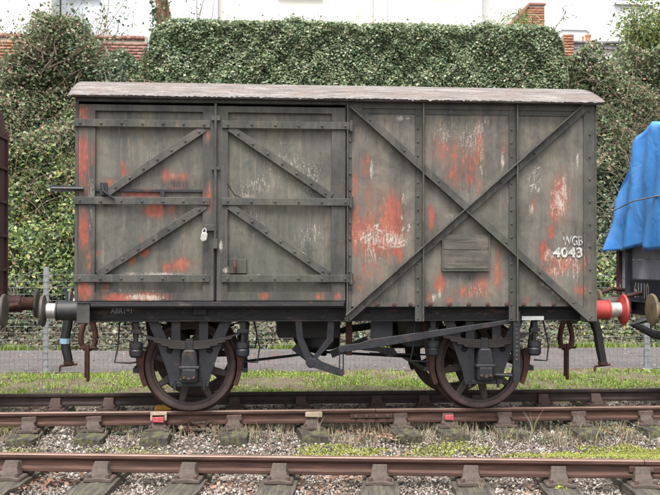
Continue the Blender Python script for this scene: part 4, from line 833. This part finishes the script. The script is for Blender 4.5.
# fallen leaves
n = 2600; x = rng.uniform(-6, 7, n); y = np.concatenate([rng.uniform(4.9, 9.7, n-900), rng.uniform(1.5, 5.4, 900)]); P1 = np.stack([x, y, np.where(y > 5.5, -.248, ground_z(x, y)+.035)], 1)
cl = []
for (px, py, r_, cnt) in ((42, 483, .13, 90), (12, 490, .10, 50), (345, 478, .10, 60), (325, 492, .12, 60), (245, 485, .08, 40), (35, 408, .1, 30), (212, 488, .12, 50), (545, 490, .1, 40), (375, 433, .18, 140), (395, 436, .15, 90), (20, 476, .1, 30), (300, 480, .08, 30), (615, 436, .15, 30)):
    p = atZ(px, py, -.235); cl.append(np.column_stack([p[0]+rng.normal(size=cnt)*r_, p[1]+rng.normal(size=cnt)*r_*1.3, -.235+rng.uniform(0, .03, cnt)]))
x = rng.uniform(-4, 4.4, 420); y = rng.uniform(-5.2, -.9, 420); cl.append(np.stack([x, y, ground_z(x, y)+.04], 1))
P = np.concatenate([P1]+cl)
tag(mass('fallen_leaves', leaves(P, np.tile([0, -.1, 1.0], (len(P), 1)), .04, .7, .3), LEAF, 'deadleaf', kind='stuff'), 'brown fallen leaves scattered over the path, grass and ballast', 'leaves')

# ---------------------------------------------------------------- fence
FY = 5.45
fe = empty('mesh_fence', (0, FY, -.26), 'grey welded mesh fence with galvanised posts behind the van', 'fence')
for x in (-9.2, -6.7, -4.205, -1.7, 3.32, 5.87, 8.4, 10.9):
    z = -.28
    po = obj('post', MB().box(x-.045, x+.045, -.008+FY-FY, .002, 0, 1.73).box(x-.045, x-.037, .002, .05, 0, 1.73), 'galv', fe)
    obj('base_plate', MB().box(x-.08, x+.08, -.06, .08, 0, .012), 'galv', po)
mb = MB(); z0, z1 = .03, 1.70
for i in range(int(21/.075)+1):
    x = -9.5+i*.075; mb.add([(x-.0022, -.012, z0), (x+.0022, -.012, z0), (x+.0022, -.012, z1), (x-.0022, -.012, z1), (x, -.016, z0), (x, -.016, z1)], [(0, 4, 5, 3), (4, 1, 2, 5), (0, 3, 2, 1)])
k = 0; z = z0
while z <= z1+.001:
    mb.add([(-9.5, -.018, z-.003), (11.5, -.018, z-.003), (11.5, -.018, z+.003), (-9.5, -.018, z+.003), (-9.5, -.023, z), (11.5, -.023, z)], [(0, 1, 5, 4), (4, 5, 2, 3), (0, 3, 2, 1)]); z += .1045
obj('mesh_wires', mb, 'wire', fe, kind='stuff')

# ---------------------------------------------------------------- planting on the bank
def bank_points(n, xa, xb, ta, tb, dep=.25, out=0.0):
    x = rng.uniform(xa, xb, n); t = rng.uniform(ta, tb, n); y, z = bank(x, t); d = lump(x, y, z)*.8+out-np.abs(rng.normal(size=n))*dep+.05*rng.normal(size=n)
    d *= np.minimum(1, t*5+.15)
    return np.stack([x, y+BN[1]*d, z+BN[2]*d], 1)
NB = np.array([0, -.62, .8])
def canes(n, xa, xb, ta, tb, lmin, lmax, droop=.8, r0=.006):
    mb = MB()
    for i in range(n):
        x = random.uniform(xa, xb); t = random.uniform(ta, tb); y, z = bank(x, t); d = float(lump(x, y, z))*.8
        p = np.array([x, y+BN[1]*d, z+BN[2]*d]); L = random.uniform(lmin, lmax); a = random.gauss(0, .9)
        v = np.array([math.sin(a), -.45-.3*random.random(), math.cos(a)*.7]); pts = []; q = p.copy(); st = L/6
        for k in range(7):
            pts.append(tuple(q)); q = q+unit(v)*st; v = v+np.array([random.gauss(0, .12), 0.06, -droop*.38+random.gauss(0, .08)])
        mb.tube(pts, [r0*1.2, r0*1.2, r0*1.1, r0, r0*.9, r0*.7, r0*.4], 4, cap=False)
    return mb
def thicket(name, label, cat, x, specs, cn):
    y, z = bank(x, .3); o = empty(name, (x, float(y), float(z)), label, cat)
    for nm, P, size, mat, asp in specs:
        q = P-np.array([x, float(y), float(z)]); mass(nm, leaves(q, np.tile(NB, (len(q), 1)), size, asp), LEAF, mat, o)
    if cn:
        me = cn.mesh('canes'); me.transform(Matrix.Translation((-x, -float(y), -float(z)))); obj('canes', me, 'cane', o)
    return o
def mound(n, cx, w, top, base=-.5, ya=13.75, lim=None):
    x = rng.normal(cx, w*.55, n); tz = top*np.exp(-((x-cx)/w)**2)+.2*np.sin(x*5+cx); z = BT+base+(tz-base)*rng.random(n)**.8; y = ya+.25*np.sin(x*3+z*2)-abs(rng.normal(size=n))*.25+.12*(z-BT)
    k = np.ones(n, bool) if lim is None else (x > lim[0])&(x < lim[1]); return np.stack([x, y, z], 1)[k]
# ivy over the whole slope
P = np.concatenate([bank_points(26000, -12, -2.2, .0, 1.0), bank_points(16000, -2.2, 5.5, 0, .9), bank_points(30000, 5.5, 12, .0, 1.0), bank_points(5000, -8, 9, .0, .14, .1)])
tag(mass('ivy', leaves(P, np.tile(NB, (len(P), 1)), .085), LEAF, 'leafivy', kind='stuff'), 'dark ivy and ground cover over the steep bank behind the fence', 'ivy')
P = bank_points(17000, -8.5, 9.5, .0, .15, .06, .05); tag(mass('leaf_litter', leaves(P, np.tile(NB, (len(P), 1)), .085), LEAF, 'litter', kind='stuff'), 'pale brown dead leaves and stems lying at the foot of the bank beyond the path', 'leaves')
thicket('bramble_bush', 'tangled brown and green bramble bush at the upper left, in front of the brick wall', 'bush', -5.9,
        [('foliage', np.concatenate([bank_points(22000, -6.7, -2.9, .55, 1.0, .20, .28), bank_points(12000, -9.5, -6.4, .55, .92, .2, .25)]), .068, 'leafbramble', .7), ('foliage', bank_points(4000, -9, -3.3, .45, .75, .2, .2), .06, 'leafyellow', .6), ('foliage', mound(8500, -5.55, .95, 1.25, lim=(-6.75, -4.25)), .062, 'leafbramble', .7), ('foliage', mound(2500, -5.0, .9, .9, lim=(-6.5, -4.1)), .065, 'leafivy', .7), ('foliage', mound(3500, -3.75, .6, .12, -.9, 13.5), .065, 'leafivy', .7)], canes(240, -9, -3.2, .5, 1.0, .6, 1.8))
thicket('laurel_bush', 'yellow-green leafy bush at the left between the maroon wagon and the van', 'bush', -5.4,
        [('foliage', bank_points(15000, -8.5, -2.9, .2, .68, .18, .32), .09, 'leafyellow', .6), ('foliage', bank_points(6000, -8.5, -2.9, .1, .5, .2, .15), .09, 'leafivy', .7), ('foliage', bank_points(3000, -8.5, -2.9, .45, .68, .15, .35), .07, 'leafbramble', .6)], canes(110, -8, -3, .05, .5, .5, 1.5, 1.0))
thicket('briar_bush', 'tall brown briar tangle with dry hanging canes at the right, above the blue tarpaulin', 'bush', 8.2,
        [('foliage', mound(6500, 7.3, .9, .55, -.9, 13.6), .065, 'leafbramble', .7), ('foliage', mound(7000, 9.3, 1.3, .75, -.7, 13.7), .065, 'leafbramble', .7), ('foliage', bank_points(21000, 5.9, 11.5, .6, 1.0, .2, .3), .068, 'leafbramble', .65), ('foliage', bank_points(7000, 5.9, 11.5, .25, .65, .22, .1), .08, 'leafivy', .75), ('foliage', bank_points(5000, 5.9, 11.5, .05, .35, .2, .1), .09, 'leafyellow', .7)], canes(420, 5.6, 11.3, .3, 1.02, .8, 2.6, .75, .0065))
# clipped hedge on the crest
hx0, hx1, hy0, hy1, hz0, hz1 = -3.25, 6.85, 13.0, 14.6, 4.7, 7.34
hd = empty('clipped_hedge', (1.6, 13.8, BT), 'long clipped dark green hedge along the top of the bank behind the van roof', 'hedge')
def hedge_surface(n):
    x = rng.uniform(hx0, hx1, n); c = rng.random(n); P = np.zeros((n, 3)); N = np.zeros((n, 3))
    fr = c < .74; tp = (c >= .74)&(c < .93); sd_ = c >= .93
    z = rng.uniform(hz0, hz1, n); l = .7*lump(x*1.3, 0, z*1.3)+.10*np.sin(9*x+ph[20])*np.sin(8*z+ph[21])+.06*np.sin(17*x+ph[22])*np.sin(15*z+ph[23])
    edge = np.maximum(0, (z-6.9)/.52)**3*.22
    yy = hy0-.28*l+edge+np.abs(rng.normal(size=n))*.075
    # the left shoulder falls away
    P[fr] = np.stack([x, yy, z], 1)[fr]; N[fr] = (0, -.75, .7)
    yt = rng.uniform(hy0, hy1, n); zt = hz1-.10*np.abs(lump(x*2, 0, yt))+.06*np.sin(x*1.1+1)+.05*np.sin(x*2.9)+.045*np.sin(x*5.3+yt)+.03*np.sin(x*9.3)+(.12*rng.random(n)**2)*(rng.random(n) < .12)-np.abs(rng.normal(size=n))*.06-.10*(yt < hy0+.25)
    P[tp] = np.stack([x, yt, zt], 1)[tp]; N[tp] = (0, -.2, 1)
    s = np.where(rng.random(n) < .5, -1, 1); xe = np.where(s < 0, hx0-.1, hx1+.1)+(.35*l-.28*np.maximum(0, (z-6.3)/1.1)**2+.12*(7.3-z).clip(0, 1.5))*s-s*np.abs(rng.normal(size=n))*.12
    P[sd_] = np.stack([xe, rng.uniform(hy0, hy1, n), z], 1)[sd_]; N[sd_] = np.stack([s*1.0, -0.3*np.ones(n), .3*np.ones(n)], 1)[sd_]
    x_left = np.clip((P[:, 0]-hx0)/.55, 0, 1); P[:, 2] -= (1-x_left)**2*.45*(P[:, 2] > 6.6)
    xr_ = np.clip((hx1-P[:, 0])/.35, 0, 1); P[:, 2] -= (1-xr_)**2*.55*(P[:, 2] > 6.5)
    P[:, 2] += (rng.random(n) < .012)*(P[:, 2] > 7.1)*abs(rng.normal(size=n))*.16
    return P, N
P, N = hedge_surface(105000); off = np.array([1.6, 13.8, BT]); mass('foliage', leaves(P-off, N, .060, .74, .5), LEAF, 'leafhedge', hd)
P, N = hedge_surface(5200); k = (np.sin(P[:, 0]*1.7+2.2)*np.sin(P[:, 2]*2.9+.4)+.35*rng.normal(size=len(P)) > .62); P, N = P[k]-N[k]*-.03, N[k]; mass('dead_patch', leaves(P-off, N, .06, .7, .6), LEAF, 'leafbramble', hd, kind='stuff')
P, N = hedge_surface(2600); N2 = unit(N+np.array([0, 0, .5])); mbs = np.stack([P-off-N2*.15-np.array([.006, 0, 0]), P-off-N2*.15+np.array([.006, 0, 0]), P-off+N2*.12+rng.normal(size=P.shape)*.05], 1); mass('twigs', mbs, [(0, 1, 2)], 'cane', hd)
obj('dark_core', MB().box(hx0+.45-1.6, hx1-.3-1.6, hy0+.40-13.8, hy1-.15-13.8, hz0-.5-BT, hz1-.16-BT), 'banksoil', hd)  # solid dark box added inside so no light shows between the leaves

def leafy_shrub(name, label, cat, c, r, nleaf, size, mat, nst=26, asp=.5, trunkmat='bark'):
    o = empty(name, (c[0], c[1], c[2]), label, cat); mb = MB()
    tips = []
    for i in range(nst):
        d = unit(np.array([random.gauss(0, r[0]), random.gauss(0, r[1]), abs(random.gauss(r[2]*1.4, r[2]*.45))])); L = r[2]*random.uniform(.8, 1.9); pts = [np.array([random.gauss(0, r[0]*.7), random.gauss(0, r[1]*.5), random.uniform(-.4, .3)*r[2]])]
        for k in range(4): pts.append(pts[-1]+d*L/4+np.array([random.gauss(0, .05), random.gauss(0, .05), -.01*k])); 
        mb.tube([tuple(p) for p in pts], [.02, .015, .011, .008, .004], 4, cap=False); tips += pts[2:]
    obj('stems', mb, trunkmat, o); T = np.array(tips); P = T[rng.integers(0, len(T), nleaf)]+rng.normal(size=(nleaf, 3))*np.array(r)*.30
    mass('foliage', leaves(P, np.tile([0, -.4, .8], (nleaf, 1)), size, asp), LEAF, mat, o); return o
leafy_shrub('shrub', 'rounded yellow-green shrub behind the white wall at the top right corner', 'shrub', (10.15, 15.4, 7.1), (.62, .45, .75), 9000, .085, 'leafyellow', 60)
leafy_shrub('spiky_shrub', 'small spiky green shrub in front of the brick gable', 'shrub', (7.35, 19.4, 8.2), (.45, .4, .6), 900, .22, 'leafyellow', 30, .14)
leafy_shrub('bare_shrub', 'thin bare-twigged shrub rising above the brick wall at the upper left', 'shrub', (-5.6, 13.3, 6.3), (.7, .45, .85), 2600, .06, 'leafbramble', 40, .7, 'cane')
leafy_shrub('sapling', 'leafless sapling with thin grey stems behind the left end of the hedge', 'sapling', (-2.35, 15.2, 6.4), (.35, .3, 1.6), 60, .06, 'leafbramble', 9, .7, 'cane')
leafy_shrub('sapling', 'scraggy pale shrub with a few leaves left of the ivy-clad trunk', 'sapling', (-4.7, 15.2, 6.3), (.55, .4, 1.5), 260, .08, 'leafivy', 22, .7, 'cane')
tr = empty('tree', (-3.15, 15.6, BT), 'ivy-clad tree trunk with orange bark behind the left end of the hedge', 'tree')
obj('trunk', MB().tube([(0, 0, 0), (.0, 0, 1.2), (-.05, 0, 2.6), (-.1, 0, 4.5)], [.16, .14, .13, .10], 10), 'bark', tr, smooth=True)
obj('limb', MB().tube([(.30, .1, 0), (.28, .05, .9), (.12, 0, 1.8), (-.03, 0, 2.7)], [.09, .08, .07, .06], 8), 'bark', tr, smooth=True)
a = rng.uniform(0, 6.28, 1500); h_ = rng.uniform(.2, 4.2, 1500); rr = .17+abs(rng.normal(size=1500))*.06; P = np.stack([rr*np.cos(a)-.05, rr*np.sin(a), h_], 1)
mass('ivy_leaves', leaves(P, np.stack([np.cos(a), np.sin(a), .3+0*a], 1), .08), LEAF, 'leafivy', tr)
n = 1500; P = rng.normal(size=(n, 3))*np.array([.9, .7, .7])+np.array([-.1, 0, 5.6]); mass('crown', leaves(P, np.tile([0, -.2, 1.0], (n, 1)), .10), LEAF, 'leafbramble', tr)

# ---------------------------------------------------------------- walls and houses on the crest
BX = np.array([(x, y, z) for z in (0, 1) for y in (0, 1) for x in (0, 1)], float); BF = [(0, 2, 3, 1), (4, 5, 7, 6), (0, 1, 5, 4), (2, 6, 7, 3), (0, 4, 6, 2), (1, 3, 7, 5)]
def bricks(x0, x1, z0, z1, y, mat, parent, off, clip=None):
    L, H, J = .225, .075, .010; it = []
    for r_ in range(int((z1-z0)/H)):
        x = x0-(L/2 if r_ % 2 else 0)
        while x < x1-.02:
            a, b = max(x, x0), min(x+L-J, x1); z = z0+r_*H
            if b-a > .04 and (clip is None or clip((a+b)/2, z+H/2)): it.append((a, b, z, z+H-J, y-.010-random.random()*.006))
            x += L
    Vv = np.array([[(a+(b-a)*p[0]-off[0], yy+(.012 if p[1] else 0)-off[1]+.004*p[1], za+(zb-za)*p[2]-off[2]) for p in BX] for a, b, za, zb, yy in it])
    return mass('brickwork', Vv, BF, mat, parent, kind='stuff')
bw = empty('brick_wall', (-7.5, 14.15, BT-.3), 'old orange and red brick garden wall at the upper left behind the brambles', 'wall'); off = (-7.5, 14.15, BT-.3)
obj('wall_core', MB().box(-7.5, 4.1, .002, .22, 0, 1.06), 'mortar', bw); bricks(-15, -6.55, BT-.3, BT+.66, 14.15, 'brick', bw, off); bricks(-6.55, -3.4, BT-.3, BT+.66, 14.15, 'brickred', bw, off)
cp = np.array([[(-15+i*.11-off[0]+p[0]*.1, -.03+p[1]*.28, .965+p[2]*.105) for p in BX] for i in range(105)]); mass('coping_bricks', cp, BF, 'brickred', bw, kind='stuff')
ww = empty('white_garden_wall', (7.3, 15.9, BT), 'low white wall with grey slate coping at the upper right, behind the briars', 'wall')
obj('wall', MB().box(0, 7, 0, .25, -.2, 1.02), 'renderw', ww)
for zz, yy in ((1.02, -.06), (1.20, -.02)):
    if zz > 1.1: obj('upper_wall', MB().box(.45, 7, .06, .22, 1.065, 1.20), 'slate', ww)
    k = 0; x = .42 if zz < 1.1 else .5
    while x < 6.9:
        l = random.uniform(.38, .5); obj('coping_slab', MB().box(x, x+l-.012, yy, .3, zz+.001, zz+.043+random.random()*.01), 'slate', ww); x += l
pr = empty('brick_pier', (7.75, 15.75, BT), 'small orange brick pier at the right end of the hedge', 'pier'); obj('pier_core', MB().box(-.13, .13, -.10, .13, -.2, 1.36), 'mortar', pr)
bricks(7.61, 7.89, BT-.2, BT+1.4, 15.645, 'brick', pr, (7.75, 15.75, BT))
for i, (px, h, nm) in enumerate(((588, .17, 'squat terracotta flowerpot on the slate coping'), (583, .12, 'small terracotta flowerpot left of the squat one on the slate coping'))):
    p = atY(px, 33, 16.0); fp = empty('flowerpot', (p[0], 16.0, 7.616), nm, 'flowerpot'); w_ = .075 if i == 0 else .035
    obj('pot', MB().lathe([(.0, w_*.8), (h*.75, w_), (h*.75, w_*1.15), (h, w_*1.15)], (0, 0, 0), 'z', 14), 'terracotta', fp, smooth=True)
def house(name, label, x0, x1, y, ztop, mat, wins=(), roofm='rooftile', extra=None):
    o = empty(name, (x0, y, BT), label, 'house'); h = ztop-BT
    obj('wall', MB().box(0, x1-x0, 0, 8, 0, h), mat, o)
    obj('roof', MB().prismx([(-.4, h+.001), (8.4, h+.001), (4, h+3)], -.3, x1-x0+.3), roofm, o)
    for (a, b, c, d) in wins:
        f = obj('window', MB().box(a-x0, b-x0, -.04, -.001, c-BT, d-BT), 'window', o)
        m_ = (a+b)/2-x0
        obj('pane', MB().box(a-x0+.07, m_-.03, -.052, -.041, c-BT+.07, d-BT-.07), 'glass', f); obj('pane', MB().box(m_+.03, b-x0-.07, -.052, -.041, c-BT+.07, d-BT-.07), 'glass', f)
        obj('sill', MB().box(a-x0-.08, b-x0+.08, -.14, -.001, c-BT-.09, c-BT-.001), 'renderw', f)
    return o
house('house', 'white rendered house at the far left above the brick wall', -16, -7.15, 22, 14, 'renderw', [(-11.5, -10.2, 11, 12.4)])
house('house', 'pale blue-white house behind the ivy-clad trunk', -7.1, -1.9, 23.5, 14, 'renderb', [(-4.9, -3.7, 10.72, 12.2), (-6.85, -5.9, 10.45, 11.9)])
h3 = house('house', 'cream rendered house behind the middle of the hedge', -1.96, 7.25, 23.8, 14, 'render', [(.2, 1.6, 10.75, 12.3), (5.0, 6.3, 11, 12.3)])
obj('downpipe', MB().tube([(5.35, -.06, 0), (5.35, -.06, 7.6)], .04, 8), 'pinkpipe', h3, smooth=True); obj('downpipe', MB().box(5.72, 5.88, -.08, -.001, 0, 7.6), 'pinkpipe', h3)
h4 = house('house', 'white house with a pale lilac door behind the white garden wall', 7.2, 18, 25, 14, 'renderw', [(12.5, 13.8, 11, 12.3)])
dr_ = obj('door', MB().box(3.23, 4.21, -.05, -.001, 3.6, 6.2), 'lilac', h4); obj('door_frame', MB().box(3.15, 3.229, -.07, -.001, 3.55, 6.2).box(4.211, 4.29, -.07, -.001, 3.55, 6.2), 'window', dr_)
gb = empty('brick_gable', (8.0, 20.2, BT), 'orange brick gable end with a sloping left side behind the hedge', 'gable')
off = (8.0, 20.2, BT); pol = [(-1.3, 0), (.42, 0), (.42, 3.28), (-.05, 3.28), (-.75, 2.45), (-1.3, 2.2)]
obj('gable_core', MB().prism(pol, .002, 1.2), 'mortar', gb)
bricks(6.75, 8.42, BT, BT+3.27, 20.2, 'brick', gb, off, lambda x, z: z-BT < 2.45+(x-7.25)*1.18)
obj('gable_capping', MB().bar((-.78, 2.47), (-.05, 3.33), .06, -.05, 1.25).bar((-.05, 3.31), (.46, 3.31), .06, -.052, 1.252), 'brickred', gb)

# ---------------------------------------------------------------- neighbouring wagons
mw = empty('maroon_wagon', (-6.9, 0, 0), 'dark maroon wagon cut off at the left edge, its end next to the van', 'wagon')
def rel(o, mb): return mb
ox = 6.9; e = -3.92+ox
poly = [(-1.2, 1.08), (1.22, 1.08), (1.22, 3.16), (1.19, 3.28), (1.08, 3.36), (0, 3.52), (-1.08, 3.36), (-1.2, 3.22)]
obj('body', MB().prismx(poly, -2.9, e), 'maroon', mw, .01)
for zz in (1.45, 1.86, 2.27, 2.68, 3.05): obj('end_rib', MB().box(e+.0005, e+.03, -1.15, 1.235, zz, zz+.03), 'maroon', mw)
obj('corner_angle', MB().box(e-.08, e+.034, 1.2205, 1.245, 1.08, 3.15), 'maroon', mw)
obj('headstock', MB().box(e-.1, e+.02, -1.2, 1.2, .92, 1.075), 'dark', mw)
obj('solebar', MB().box(-2.9, e-.1, -1.05, -.97, .92, 1.07).box(-2.9, e-.1, .97, 1.05, .92, 1.07), 'dark', mw)
for y in (-.865, .865):
    buffer(mw, e+.02, 1, y, ('maroon', 'rust', 'greybuf'), .17, .175)
obj('pipe', MB().tube([(e-.1, -.2, 1.0), (e+.28, -.25, 1.06), (e+.50, -.3, 1.10)], .03, 8), 'rust', mw, smooth=True)
def simple_wheels(parent, cx):
    for s in (-1, 1):
        wh = obj('wheel', MB().lathe([(-.06, .06), (-.06, .12), (-.02, .37), (.02, .37), (.06, .12), (.06, .06)], (cx, s*.75, .4765), 'y', 32, closed=True), 'wheelc', parent, smooth=True)
        obj('tyre', MB().lathe([(-.07, .37), (-.07, .4765), (.07, .4765), (.07, .37)], (cx, s*.75, .4765), 'y', 48, closed=True), 'tyre', wh, smooth=True)
    obj('axle', MB().tube([(cx, -.9, .4765), (cx, .9, .4765)], .07, 12), 'dark', parent)
simple_wheels(mw, 1.2); simple_wheels(mw, -1.6)

nw = empty('navy_wagon', (7.0, 0, 0), 'dark navy wagon at the right edge with a white-numbered plate under a blue cover', 'wagon'); ox = -7.0; e = 3.93+ox
obj('floor_frame', MB().box(e-.12, 3, -1.2, 1.2, .93, 1.12), 'dark', nw)
for k in range(3): obj('side_plank', MB().box(e-.15, 3, -1.21, -1.16, 1.125+.24*k, 1.36+.24*k), 'greymauve', nw, .004); obj('side_plank', MB().box(e-.15, 3, 1.16, 1.21, 1.125+.24*k, 1.36+.24*k), 'greymauve', nw, .004)
for k in range(3): obj('end_plank', MB().box(e-.15, e-.10, -1.159, 1.159, 1.125+.24*k, 1.36+.24*k), 'greymauve', nw, .004)
for y in (-1.08, -.55, .74): obj('end_post', MB().box(e-.20, e-.1505, y-.05, y+.05, .95, 1.86), 'endboard', nw, .004)
pl = obj('number_plate', MB().box(e-.175, e-.1505, -.45, .66, 1.09, 1.365), 'navy', nw, .003)
obj('plate_rim', MB().box(e-.182, e-.175, -.45, .66, 1.352, 1.365).box(e-.182, e-.175, -.45, .66, 1.09, 1.103), 'endboard', pl)
me = text_mesh('lettering', '61110', .2, .002); co = np.array([v.co[:] for v in me.vertices]); mn, mx = co.min(0), co.max(0)
nv = np.stack([e-.1762-(co[:, 2]-mn[2])*.6, .545-(co[:, 0]-mn[0])*.46/(mx[0]-mn[0]), 1.137+(co[:, 1]-mn[1])*.185/(mx[1]-mn[1])], 1); me.vertices.foreach_set('co', nv.reshape(-1)); me.update(); obj('lettering', me, 'letter', pl)
obj('rusty_bracket', MB().box(e-.19, e-.1505, 1.02, 1.12, 1.16, 1.80), 'maroon', nw, .004)
for y in (-.865, .865): buffer(nw, e, -1, y, ('endboard', 'greybuf', 'yellowed'), .25, .175)
[obj('rusty_pipe', MB().tube(p_, .024, 8), 'rust', nw, smooth=True) for p_ in ([(e-.45, .2, 1.16), (e-.2, .3, 1.2), (e, .4, 1.16)], [(e-.5, .9, 1.17), (e-.3, .92, 1.24), (e, .95, 1.2)])]
obj('screw_coupling', MB().tube([(e, 0, 1.0), (e-.25, -.1, .92), (e-.45, -.1, .86), (e-.2, -.1, .74), (e, -.05, .70)], .05, 8), 'black', nw, smooth=True)
simple_wheels(nw, -1.5+.4); simple_wheels(nw, 2)
# blue tarpaulin over a ridge pole, gathered over the wagon end
tp = empty('tarpaulin', (7.0, 0, 1.6), 'crumpled bright blue tarpaulin draped over the navy wagon at the right edge', 'tarpaulin')
na, nt_ = 70, 60; vs = []; fs = []
def tarp_pt(u, v):
    """v: -1..1 across the ridge (far side +1), u: 0..1 from hem over the end face to the ridge end and on along the load"""
    a = abs(v); hem_z = 1.72+.10*max(0, a-.8)/.2+.025*math.sin(5*v+1)
    ysec = 1.34*a*(1 if v > 0 else -1)
    zsec = float(np.interp(a, [0, .05, .40, .72, .9, 1], [3.22, 3.20, 3.08, 2.58, 2.15, 1.90]))
    fold = .07*math.exp(-((v-.60)/.10)**2)-.085*math.exp(-((v-.80)/.07)**2)+.05*math.exp(-((v-.18)/.12)**2)-.04*math.exp(-((v-.36)/.07)**2)
    if u < .5:
        t = u/.5; z = hem_z+(zsec-hem_z)*t; x = -3.36+.13*t
        f = .012*math.sin(9*v+3*t)*(1-t*.5)+.008*math.sin(21*v-4*t)*(1-t)+.02*math.sin(5*t+14*v)+fold*(1-.6*t)
        return (x+f, ysec*(1+.015*math.sin(6*t)), z+.02*math.sin(11*v)*(1-t))
    t = (u-.5)/.5; x = -3.23+t*5.2
    return (x+fold*.4*(1-t), ysec+.03*math.sin(7*x+4*v), zsec+.05*math.sin(3.1*x+2)*(1-a)*min(1, t*6)+.03*math.sin(6*x+5*v)*min(1, t*6))
for j in range(nt_+1):
    for i in range(na+1): vs.append(tarp_pt(j/nt_, -1+2*i/na))
W = na+1
fs = [(j*W+i, j*W+i+1, (j+1)*W+i+1, (j+1)*W+i) for j in range(nt_) for i in range(na)]
vs = [(x, y, z-1.6) for x, y, z in vs]
sheet = obj('sheet', MB().add(vs, fs), 'tarp', tp, smooth='all'); m_ = sheet.modifiers.new('thick', 'SOLIDIFY'); m_.thickness = .006
obj('rope', MB().tube([(-3.355, 1.1, .60), (-3.36, .3, .70), (-3.35, -.4, .72), (-3.34, -1.1, .70)], .007, 6).tube([(-3.2, 1.25, .15), (-3.22, 1.15, -.1), (-3.25, 1.0, -.35)], .008, 6), 'straw', tp, smooth=True)
